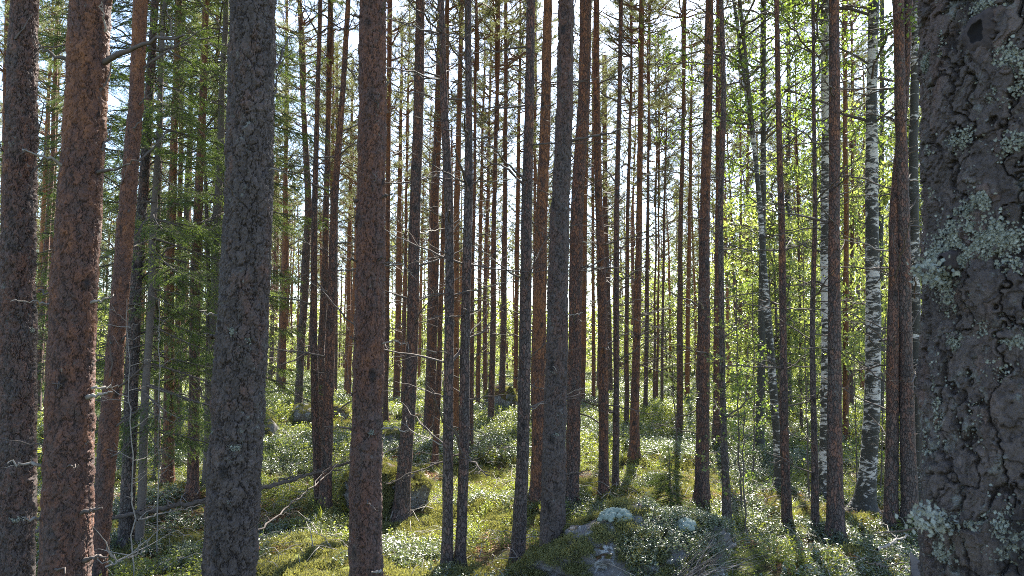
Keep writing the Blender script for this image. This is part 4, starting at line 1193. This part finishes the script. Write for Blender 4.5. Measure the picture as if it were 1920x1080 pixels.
# ------------------------------------------------------------------ logs and fallen branches
def log(label, d0, d1, a, b_, r0, r1, mat, name, cat, twigs=0, sag=0, seed=1, lift=0):
    A = P(a[0], a[1], d0); B = P(b_[0], b_[1], d1)
    r3 = np.random.default_rng(seed); s = np.linspace(0, 1, 26)[:, None]
    base = np.array([A[0], A[1], tz(A[0], A[1])])
    t = Tree(); t.base = base
    pts = A + (B - A) * s + np.array([0, 0, sag]) * s * (1 - s) * 4 + r3.standard_normal((26, 3)) * .008
    root = root_empty(name, t, label, cat)
    mb = MB(); tube(mb, pts - base, (r0 + (r1 - r0) * s[:, 0]) * (1 + .08 * r3.standard_normal(26)), 10)
    c = np.vstack([(pts - base)[0:1]])
    link('stem', mb.mesh('stem', mat), root)
    for k in range(twigs):
        i = r3.integers(2, 25); dd = r3.standard_normal(3); dd[2] = abs(dd[2]); dd += (B - A) / np.linalg.norm(B - A) * .8; dd /= np.linalg.norm(dd)
        l = r3.uniform(.12, .5); ss = np.linspace(0, 1, 6)[:, None]
        m2 = MB(); tube(m2, (pts[i] - base) + dd * l * ss + r3.standard_normal((6, 3)) * .012 * (ss > 0), .006 * (1.2 - ss[:, 0]), 4)
        link('twig', m2.mesh('twig', mat), root)
log('dark fallen log lying behind the spruce boughs and slanting up to the right', 8.3, 8.9, (190, 975), (392, 938), .022, .030, M_TWIG, 'fallen_log', 'log', 8, seed=2)
log('thin pale fallen pole just below the dark fallen log', 8.2, 9.0, (256, 975), (360, 950), .010, .008, M_PALE, 'fallen_pole', 'pole', 3, seed=3)
log('fallen grey log reaching the mossy boulder from the left', 9.2, 10.4, (470, 922), (662, 865), .026, .018, M_TWIG, 'fallen_log', 'log', 5, seed=4)
log('long bare fallen branch propped diagonally in front of the mossy ground', 6.8, 8.6, (472, 1005), (612, 892), .010, .005, M_TWIG, 'fallen_branch', 'branch', 7, seed=5)
log('second dark stick lying beside the grey fallen log', 9.6, 10.2, (520, 900), (640, 880), .012, .010, M_TWIG, 'fallen_stick', 'stick', 2, seed=6)
log('broken pale stick leaning on the shrubs at the foot of the bending pine', 6.6, 7.4, (1645, 1030), (1702, 1004), .012, .009, M_PALE, 'fallen_stick', 'stick', 1, seed=7)
log('long thin dead branch lying above the mossy boulder', 10.8, 11.5, (700, 855), (830, 812), .010, .004, M_PALE, 'fallen_branch', 'branch', 12, seed=8)
log('grey stick among the shrubs low at the left edge gap', 6.6, 7.2, (62, 998), (175, 950), .014, .010, M_TWIG, 'fallen_stick', 'stick', 3, seed=9)
log('dead twiggy branch in the deep left foreground', 6.2, 6.5, (200, 1062), (275, 1030), .008, .003, M_PALE, 'fallen_branch', 'branch', 9, seed=10)
log('short stick crossing the sunny patch before the stubby pine', 6.5, 7.1, (1625, 1055), (1690, 1068), .006, .004, M_TWIG, 'fallen_stick', 'stick', 2, seed=15)
def brush():
    r3 = np.random.default_rng(8); mbs = []
    c = P(1330, 1060, 5.9); base = np.array([c[0], c[1], tz(c[0], c[1])])
    t = Tree(); t.base = base
    root = root_empty('brush_pile', t, 'tangle of thin grey dead twigs fanning over the shrubs in the right foreground', 'twigs')
    for k in range(32):
        a = P(1255 + 60 * r3.random(), 1085 + 10 * r3.random(), 5.8 + .2 * r3.random()) - base
        e = P(1330 + 130 * r3.random(), 985 + 80 * r3.random(), 5.8 + .6 * r3.random()) - base
        s = np.linspace(0, 1, 10)[:, None]
        p = a + (e - a) * s + np.array([0, 0, r3.uniform(-.02, .10)]) * s * (1 - s) * 4 + r3.standard_normal((10, 3)) * .008
        mb = MB(); tube(mb, p, .0034 * (1.15 - s[:, 0]), 4)
        link('twig', mb.mesh('twig', M_TWIG if k % 4 else M_PALE), root)
brush()
# broken mossy stump behind the close trunk
def stump():
    d = 5.7; p = P(1752, 1080, d); base = np.array([p[0], d, tz(p[0], d)])
    t = Tree(); t.base = base
    n = 40; top = P(1738, 1066, d)[2] - base[2]
    zs = np.linspace(-.1, top, 16); th = np.linspace(0, 2 * np.pi, n, endpoint=False)
    r3 = np.random.default_rng(4)
    edge = .12 * vnoise(np.stack([np.cos(th) * 3, np.sin(th) * 3, 0 * th], 1), 8)
    V = []
    for i, z in enumerate(zs):
        rr = .15 + .05 * math.exp(-max(z, 0) / .15) + .014 * vnoise(np.stack([np.cos(th) * 9, np.sin(th) * 9, np.full(n, z * 2)], 1), 4)
        V.append(np.stack([np.cos(th) * rr, np.sin(th) * rr, z + edge * (i / 15) ** 3], 1))
    V = np.concatenate(V); i = np.arange(15)[:, None] * n; j = np.arange(n)[None, :]; k = (j + 1) % n
    mb = MB(); mb.add(V, np.stack([i + j, i + k, i + n + k, i + n + j], -1).reshape(-1, 4))
    inner = V[-n:]; c = np.vstack([inner, [[0, 0, top - .06]]]); mb.add(c, [[q, (q + 1) % n, n] for q in range(n)])
    o = link('stump', mb.mesh('stump', M_SBARK)); o.location = base; tag(o, 'broken grey stump low beside the close trunk at the right', 'stump')
stump()

# ------------------------------------------------------------------ lichen clumps on the close trunk
def trunk_hit(t, px, py):
    O = np.array([0, 0, CAMZ]); D = P(px, py, 1.0) - O
    best = None
    for s in np.linspace(t.d - .35, t.d + .05, 400):
        q = O + D * s - t.base
        x, y, r = axis_at(t, [q[2]], seed=t.seed, wig=.7)
        if (q[0] - x[0]) ** 2 + (q[1] - y[0]) ** 2 < (r[0] + .001) ** 2:
            nrm = np.array([q[0] - x[0], q[1] - y[0], 0]); return q, nrm / np.linalg.norm(nrm)
    q = O + D * t.d - t.base
    x, y, r = axis_at(t, [q[2]], seed=t.seed, wig=.7)
    n = np.array([np.sign(q[0] - x[0]), -.15, 0]); n /= np.linalg.norm(n)
    return np.array([x[0], y[0], q[2]]) + n * r[0], n
def lichen(t, px, py, rx, ry, n, size, seed, mat=None, out=.006):
    """foliose lobes scattered on the bark round one picture point; rx, ry in metres"""
    r3 = np.random.default_rng(seed); c0, nrm = trunk_hit(t, px, py)
    side = np.cross(nrm, [0, 0, 1.0])
    mb = MB()
    ax, ay, r = axis_at(t, [c0[2]], seed=t.seed, wig=.7)
    for k in range(int(n * 2.2)):
        g = r3.standard_normal(2) * .5; g[0] *= rx; g[1] *= ry
        if fbm(np.array([[g[0] * 60, g[1] * 60, seed]]), 2)[0] < -.35: continue
        th = math.atan2(nrm[1], nrm[0]) - g[0] / r[0]
        nn = np.array([math.cos(th), math.sin(th), 0]); tt_ = np.array([-math.sin(th), math.cos(th), 0])
        dens = math.exp(-(g[0] / rx) ** 2 - (g[1] / ry) ** 2)
        c = np.array([ax[0], ay[0], c0[2] + g[1]]) + nn * (r[0] + r3.uniform(-.003, out * dens + .001))
        # a curled little lobe: 5 rim points round a centre
        m = 6; a = np.linspace(0, 2 * np.pi, m, endpoint=False) + r3.uniform(0, 6)
        s = size * r3.uniform(.3, .95)
        u = tt_ * math.cos(r3.uniform(-1, 1)) + np.array([0, 0, .4]) * r3.normal(); u /= np.linalg.norm(u)
        nq = nn + r3.standard_normal(3) * .55; nq /= np.linalg.norm(nq)
        v = np.cross(nq, u); v /= np.linalg.norm(v); u = np.cross(v, nq)
        rim = c + s * (np.cos(a)[:, None] * u * r3.uniform(.5, 1, (m, 1)) + np.sin(a)[:, None] * v * r3.uniform(.5, 1, (m, 1))) + nq * s * r3.uniform(.1, .8, (m, 1))
        V = np.vstack([c[None], rim]); mb.add(V, [[0, 1 + q, 1 + (q + 1) % m] for q in range(m)])
    if mb.n:
        o = link('lichen', mb.mesh('lichen', [mat or M_LICHEN], smooth=False), t.root); o['kind'] = 'stuff'
tF.seed = 37
for q in [(1742, 118, .022, .018, 420, .0035), (1890, 120, .03, .03, 420, .0035), (1878, 175, .02, .02, 200, .003), (1846, 375, .018, .014, 300, .0035),
          (1822, 412, .030, .018, 800, .0035), (1815, 468, .058, .034, 2600, .0034), (1760, 500, .03, .03, 700, .0032), (1722, 500, .018, .03, 500, .0045),
          (1870, 450, .03, .02, 300, .003), (1800, 560, .03, .02, 260, .003), (1790, 640, .016, .014, 220, .003), (1850, 610, .02, .02, 120, .0025), (1905, 640, .02, .02, 200, .003),
          (1745, 965, .022, .02, 600, .0045), (1800, 985, .03, .022, 700, .004), (1770, 1035, .02, .03, 350, .0035), (1895, 1000, .025, .035, 700, .0038), (1870, 1040, .03, .02, 300, .003),
          (1800, 260, .02, .015, 120, .0028), (1900, 270, .02, .02, 160, .003), (1745, 320, .012, .04, 160, .003), (1905, 500, .02, .02, 200, .003),
          (1830, 800, .03, .05, 120, .0022), (1760, 760, .012, .06, 200, .0028), (1865, 700, .02, .03, 110, .0022), (1780, 60, .03, .03, 120, .0025), (1850, 10, .02, .01, 130, .003), (1740, 880, .01, .05, 180, .003)]:
    lichen(tF, q[0], q[1], q[2], q[3], q[4], q[5], int(q[0] + q[1]))
tD.seed, tE.seed, tA.seed, tB.seed, tG.seed = 34, 35, 31, 32, 36
for tt_, px, py, rx, ry, n, s in [(tD, 462, 636, .03, .03, 160, .006), (tD, 436, 622, .02, .02, 90, .006), (tD, 495, 650, .02, .03, 90, .006), (tD, 440, 840, .03, .02, 110, .006), (tD, 430, 940, .02, .02, 60, .006),
                                  (tD, 400, 810, .012, .012, 50, .005), (tE, 696, 812, .018, .02, 110, .006), (tA, 30, 975, .03, .02, 70, .006), (tG, 1045, 815, .04, .02, 90, .006), (tG, 1036, 700, .02, .02, 50, .005), (tA, 60, 620, .02, .02, 60, .006)]:
    lichen(tt_, px, py, rx, ry, n, s, int(px + py), out=.01)
# crumbs of lichen all over the visible side
r3 = np.random.default_rng(99); cs_ = []; mbc = MB()
for k in range(1500):
    az = r3.uniform(-math.pi, -.2); z = r3.uniform(P(1900, 1080, 1.05)[2], P(1900, 0, 1.05)[2]) - tF.base[2]
    if fbm(np.array([[az * 3, z * 9, 2.0]]), 3, 5)[0] + r3.normal() * .35 < .15: continue
    x_, y_, r_ = axis_at(tF, [z], seed=37, wig=.7); rr = r_[0] + .0008
    cs_.append((x_[0] + math.cos(az) * rr, y_[0] + math.sin(az) * rr, z))
leaves(mbc, np.array(cs_), .0034, r3, 0, 1.0)
o = link('lichen_crumbs', mbc.mesh('lichen_crumbs', [M_LICHEN], smooth=False), tF.root); o['kind'] = 'stuff'
# knot with dark hollow and cut stub with a hole on the close trunk
b = NB('dark_hollow'); b.pbr((.012, .010, .010), .95); M_HOLE = b.m
M_KNOT = twig_material('knot_bark', (.012, .010, .010), (.085, .065, .06), 160)
def knot(px, py, rr, stub):
    c, nrm = trunk_hit(tF, px, py); side = np.cross(nrm, [0, 0, 1.0]); upv = np.array([0, 0, 1.0])
    a = np.linspace(0, 2 * np.pi, 28, endpoint=False); r3 = np.random.default_rng(int(px))
    wob = 1 + .38 * vnoise(np.stack([np.cos(a) * 2, np.sin(a) * 2, 0 * a], 1), int(px))
    prof = [(2.0, -.004), (1.6, .003), (1.3, .008 + stub * .4), (1.05, .011 + stub), (.80, .011 + stub), (.62, .006 + stub * .3), (.3, .005)]
    V = np.concatenate([c + (np.cos(a)[:, None] * side + np.sin(a)[:, None] * upv * 1.1) * (rr * p * wob)[:, None] + nrm * h for p, h in prof])
    n = 28; i = np.arange(len(prof) - 1)[:, None] * n; j = np.arange(n)[None, :]; k = (j + 1) % n
    F = np.stack([i + j, i + k, i + n + k, i + n + j], -1).reshape(-1, 4)
    mb = MB(); mb.add(V, F[:4 * n], 0); mb.add(V, F[4 * n:], 1)
    mb.add(np.vstack([V[-n:], c + nrm * .005]), [[q, (q + 1) % n, n] for q in range(n)], 1)
    link('knot', mb.mesh('knot', [M_KNOT, M_HOLE]), tF.root)
knot(1838, 62, .016, .0); knot(1790, 492, .008, .012)
# the stub that carries lichen at the lower left of the close trunk
def f_stub(a, b_, r, seed):
    A, nA = trunk_hit(tF, *a); B = P(b_[0], b_[1], tF.d - .10) - tF.base
    r3 = np.random.default_rng(seed); s = np.linspace(0, 1, 9)[:, None]
    p = (A - nA * .01) + (B - A) * s + r3.standard_normal((9, 3)) * .002
    mb = MB(); tube(mb, p, r * (1.25 - .8 * s[:, 0]), 10); link('branch', mb.mesh('branch', M_TWIG), tF.root)
    m2 = MB(); n = 500; c = p[r3.integers(0, 9, n)] + r3.standard_normal((n, 3)) * np.array([.008, .008, .007]); leaves(m2, c, .007, r3, 0, 1.0)
    link('lichen', m2.mesh('lichen', [M_LICHEN], smooth=False), tF.root)
f_stub((1760, 985), (1722, 972), .006, 1); f_stub((1752, 505), (1722, 512), .006, 2)
m2 = MB(); r3 = np.random.default_rng(6)
tube(m2, [P(1730, 988, 1.0) - tF.base, P(1690, 996, .98) - tF.base, P(1640, 1000, .97) - tF.base], [.0016, .0014, .0008], 5)
link('twig', m2.mesh('twig', M_TWIG), tF.root)

# ------------------------------------------------------------------ undergrowth
def plant_ling(seed, nst=9, lf=13, ls=.020, h=.17, spread=.12, mat=M_LING, elong=1.5):
    r3 = np.random.default_rng(seed); mb = MB(); cs = []
    for k in range(nst):
        a = r3.uniform(0, 6.28); b0 = np.array([math.cos(a), math.sin(a), 0]) * spread * r3.random() ** .5
        hh = h * r3.uniform(.6, 1.15); ln = r3.standard_normal(2) * .05
        s = np.linspace(0, 1, 4)[:, None]
        p = b0 + np.array([ln[0], ln[1], hh]) * s
        tube(mb, p, .0016 * (1.2 - s[:, 0]), 3)
        u = r3.uniform(.25, 1, lf)[:, None]; az = r3.uniform(0, 6.28, lf)
        c = b0 + np.array([ln[0], ln[1], hh]) * u + np.stack([np.cos(az), np.sin(az), 0 * az], 1) * .007
        cs.append(c)
    leaves(mb, np.concatenate(cs), ls, r3, 1, elong, flat=.45)
    return mb.mesh('clump', [M_TWIG, mat], smooth=False)
def src(name, me): return bpy.data.objects.new(name, me)     # never linked: only a source shape for the instancing below
LINGS = [src('lingonberry', plant_ling(1000 + k)) for k in range(4)]
BILBS = [src('bilberry', plant_ling(1100 + k, 8, 14, .021, .22, .13, M_BILB, 1.3)) for k in range(4)]
BIGL = [src('shrub_tuft', plant_ling(1200 + k, 22, 16, .034, .30, .34, M_LING, 1.5)) for k in range(3)]
BIGB = [src('shrub_tuft', plant_ling(1250 + k, 22, 16, .036, .32, .34, M_BILB, 1.3)) for k in range(3)]
def moss_tuft(seed):
    r3 = np.random.default_rng(seed); mb = MB(); n = 130
    a = r3.uniform(0, 6.28, n); q = np.sqrt(r3.random(n)) * .085
    c = np.stack([np.cos(a) * q, np.sin(a) * q, .035 * (1 - (q / .085) ** 2) - .008], 1)
    tufts(mb, c, np.tile([0, 0, 1.0], (n, 1)), 3, .022, .007, r3, 0)
    return mb.mesh('moss', [M_MOSS], smooth=False)
MOSSES = [src('moss', moss_tuft(1300 + k)) for k in range(3)]
def grass_tuft(seed):
    r3 = np.random.default_rng(seed); mb = MB(); n = 34
    for k in range(n):
        a = r3.uniform(0, 6.28); l = r3.uniform(.10, .24); dr = np.array([math.cos(a) * .45, math.sin(a) * .45, 1]); dr /= np.linalg.norm(dr)
        b0 = np.array([math.cos(a), math.sin(a), 0]) * .025 * r3.random(); sd = np.cross(dr, [0, 0, 1]); sd = sd / np.linalg.norm(sd) * .0018
        m = b0 + dr * l * .6; e = m + (dr + np.array([math.cos(a), math.sin(a), -.5]) * .6) * l * .4
        mb.add(np.array([b0 - sd, b0 + sd, m + sd * .8, m - sd * .8, e]), [[0, 1, 2], [0, 2, 3], [3, 2, 4]], 0)
    return mb.mesh('grass', [M_BILB], smooth=False)
GRASS = [src('grass', grass_tuft(1350 + k)) for k in range(2)]
def litter(seed):
    r3 = np.random.default_rng(seed); mb = MB()
    c = np.stack([r3.normal(0, .12, 26), r3.normal(0, .12, 26), r3.uniform(.004, .02, 26)], 1); leaves(mb, c, .022, r3, 0, 1.3, .8)
    for k in range(7):
        a = r3.normal(0, .1, 2); e = r3.normal(0, .12, 2); tube(mb, [[a[0], a[1], .012], [(a[0] + e[0]) / 2, (a[1] + e[1]) / 2, .022], [e[0], e[1], .012]], [.0022, .002, .0012], 3, 0)
    return mb.mesh('litter', [M_LITTER], smooth=False)
LITTER = [src('litter', litter(1400 + k)) for k in range(3)]

def scatter(name, label, pos, rot, scl, pick, sources):
    me = bpy.data.meshes.new(name); me.vertices.add(len(pos))
    me.vertices.foreach_set('co', np.asarray(pos, np.float32).ravel())
    a = me.attributes.new('rot', 'FLOAT_VECTOR', 'POINT'); a.data.foreach_set('vector', np.asarray(rot, np.float32).ravel())
    a = me.attributes.new('scl', 'FLOAT', 'POINT'); a.data.foreach_set('value', np.asarray(scl, np.float32))
    a = me.attributes.new('pick', 'INT', 'POINT'); a.data.foreach_set('value', np.asarray(pick, np.int32))
    o = link(name, me); tag(o, label, 'undergrowth', None, 'stuff')
    g = bpy.data.node_groups.new(name, 'GeometryNodeTree')
    g.interface.new_socket('Geometry', in_out='INPUT', socket_type='NodeSocketGeometry')
    g.interface.new_socket('Geometry', in_out='OUTPUT', socket_type='NodeSocketGeometry')
    gi = g.nodes.new('NodeGroupInput'); go = g.nodes.new('NodeGroupOutput')
    iop = g.nodes.new('GeometryNodeInstanceOnPoints'); jg = g.nodes.new('GeometryNodeJoinGeometry')
    for s in sources:
        oi = g.nodes.new('GeometryNodeObjectInfo'); oi.inputs['Object'].default_value = s; oi.inputs['As Instance'].default_value = True
        g.links.new(oi.outputs['Geometry'], jg.inputs[0])
    def na(nm, dt):
        n = g.nodes.new('GeometryNodeInputNamedAttribute'); n.data_type = dt; n.inputs['Name'].default_value = nm; return n.outputs['Attribute']
    g.links.new(gi.outputs[0], iop.inputs['Points']); g.links.new(jg.outputs[0], iop.inputs['Instance'])
    iop.inputs['Pick Instance'].default_value = True
    g.links.new(na('pick', 'INT'), iop.inputs['Instance Index'])
    e2r = g.nodes.new('FunctionNodeEulerToRotation'); g.links.new(na('rot', 'FLOAT_VECTOR'), e2r.inputs[0]); g.links.new(e2r.outputs[0], iop.inputs['Rotation'])
    g.links.new(na('scl', 'FLOAT'), iop.inputs['Scale'])
    g.links.new(iop.outputs[0], go.inputs[0])
    md = o.modifiers.new('scatter', 'NODES'); md.node_group = g
    return o

def sample(n, d0, d1, power, seed):
    r3 = np.random.default_rng(seed)
    y = d0 + (d1 - d0) * r3.random(n) ** power
    x = r3.uniform(-1, 1, n) * (y * .82 + 1.5)
    return x, y, r3
def rock_free(x, y):
    k = np.ones(len(x), bool)
    for (bs, V, F, sd) in ROCKS:
        hx = np.ptp(V[:, 0]) / 2 * .85; hy = np.ptp(V[:, 1]) / 2 * .85
        k &= ((x - bs[0]) / hx) ** 2 + ((y - bs[1]) / hy) ** 2 > 1
    return k
def patch(x, y, sc, seed): return fbm(np.stack([x * sc, y * sc, np.full_like(x, seed)], 1), 3, seed)
def emit(name, label, n, d0, d1, power, seed, cond, srcs, smin, smax, grow=0.0, tilt=.15, zo=-.01):
    x, y, r3 = sample(n, d0, d1, power, seed)
    k = cond(x, y, r3) & rock_free(x, y); x, y = x[k], y[k]; z = terrain(x, y) + zo
    m = len(x)
    rot = np.stack([r3.normal(0, tilt, m), r3.normal(0, tilt, m), r3.uniform(0, 6.28, m)], 1)
    scl = r3.uniform(smin, smax, m) * (1 + grow * y)
    scatter(name, label, np.stack([x, y, z], 1), rot, scl, r3.integers(0, len(srcs), m), srcs)
A_ = lambda x, y: patch(x, y, .55, 31)      # lingonberry versus bilberry
B_ = lambda x, y: patch(x, y, 1.0, 47)      # cover versus bare moss
emit('lingonberry_shrubs', 'glossy low lingonberry shrubs covering the near forest floor', 21000, 3.0, 17, .62, 1,
     lambda x, y, r: (A_(x, y) + .3 * r.random(len(x)) > -.05) & (B_(x, y) + .25 * r.random(len(x)) > .0), LINGS, .6, 1.15)
emit('bilberry_shrubs', 'light green bilberry shrubs among the near moss', 9000, 3.0, 17, .62, 2,
     lambda x, y, r: (A_(x, y) + .3 * r.random(len(x)) < .15) & (B_(x, y) + .25 * r.random(len(x)) > -.2), BILBS, .5, 1.05)
emit('moss_carpet', 'yellow-green feather moss between the dwarf shrubs', 26000, 3.0, 20, .62, 3,
     lambda x, y, r: (B_(x, y) < .35) & (patch(x, y, .7, 63) < .25), MOSSES, .8, 1.6, 0.01, .1, -.004)
emit('far_lingonberry_shrubs', 'shining dwarf shrubs covering the floor farther back', 20000, 14, 62, .8, 4,
     lambda x, y, r: (A_(x, y) + .6 * r.random(len(x)) > -.05), BIGL, .5, .95, .006)
emit('far_bilberry_shrubs', 'pale green dwarf shrubs covering the floor farther back', 19000, 14, 80, .8, 5,
     lambda x, y, r: (A_(x, y) + .6 * r.random(len(x)) < .5), BIGB, .5, .95, .006)
emit('grass_tufts', 'thin grass tufts on the forest floor', 2600, 4, 22, .7, 6, lambda x, y, r: patch(x, y, .8, 91) > .1, GRASS, .8, 1.5)
emit('leaf_litter', 'brown litter of dead leaves and twigs on the floor', 11000, 3, 20, .65, 7, lambda x, y, r: (B_(x, y) < .1) & (patch(x, y, .7, 63) > -.1), LITTER, .8, 1.5, 0, .1, 0)
def twig_src(seed):
    r3 = np.random.default_rng(seed); mb = MB()
    for k in range(4):
        a = r3.uniform(-.2, .2, 2); an = r3.uniform(0, 6.28); l = r3.uniform(.12, .4); q = np.linspace(0, 1, 5)
        p = np.stack([a[0] + np.cos(an) * l * q, a[1] + np.sin(an) * l * q, .03 + .05 * np.sin(q * 3) + r3.normal(0, .01, 5)], 1)
        tube(mb, p, .0038 * (1.2 - q), 4)
    return mb.mesh('twigs', [M_PALE])
TWIGS = [src('twigs', twig_src(1500 + k)) for k in range(3)]
emit('fallen_twigs', 'pale dead twigs strewn over moss and shrubs', 1500, 3.5, 22, .7, 8, lambda x, y, r: x < 99, TWIGS, .8, 1.5, 0, .2, .03)
# plants growing on the boulders
pos = []; r3 = np.random.default_rng(12); posm = []
for k, (bs, V, F, sd) in enumerate(ROCKS):
    tri = V[F]; nrm = np.cross(tri[:, 1] - tri[:, 0], tri[:, 2] - tri[:, 0]); ar = np.linalg.norm(nrm, axis=1); nrm /= ar[:, None] + 1e-9
    n = int([2600, 900, 500, 200, 200, 500, 200, 100][k]); idx = r3.choice(len(F), n, p=ar / ar.sum())
    c = tri[idx].mean(1); nz = nrm[idx, 2]
    if k == 0:
        rel = c - bs
        shrub = (rel[:, 0] > .02 + .25 * vnoise(c * 4, 3)) & (nz > .0)
        pos.append(c[shrub]); mz = (nz > .1) & (vnoise(c * 5, 9) > .12) & (rel[:, 0] < .55); posm.append(c[mz])
    else:
        mz = (vnoise(c * 3, 9) + nz * .4 > .1) & (nz > -.2); posm.append(c[mz])
pos = np.concatenate(pos)[:640]; posm = np.concatenate(posm)
scatter('boulder_shrubs', 'dark lingonberry shrubs growing over the right side of the foreground boulder', pos, np.stack([r3.normal(0, .4, len(pos)), r3.normal(0, .4, len(pos)), r3.uniform(0, 6, len(pos))], 1), r3.uniform(.4, .7, len(pos)), r3.integers(0, 4, len(pos)), LINGS)
scatter('boulder_moss', 'moss tufts growing on the boulders', posm - np.array([0, 0, .012]), np.stack([r3.normal(0, .3, len(posm)), r3.normal(0, .3, len(posm)), r3.uniform(0, 6, len(posm))], 1), r3.uniform(.6, 1.1, len(posm)), r3.integers(0, 3, len(posm)), MOSSES)
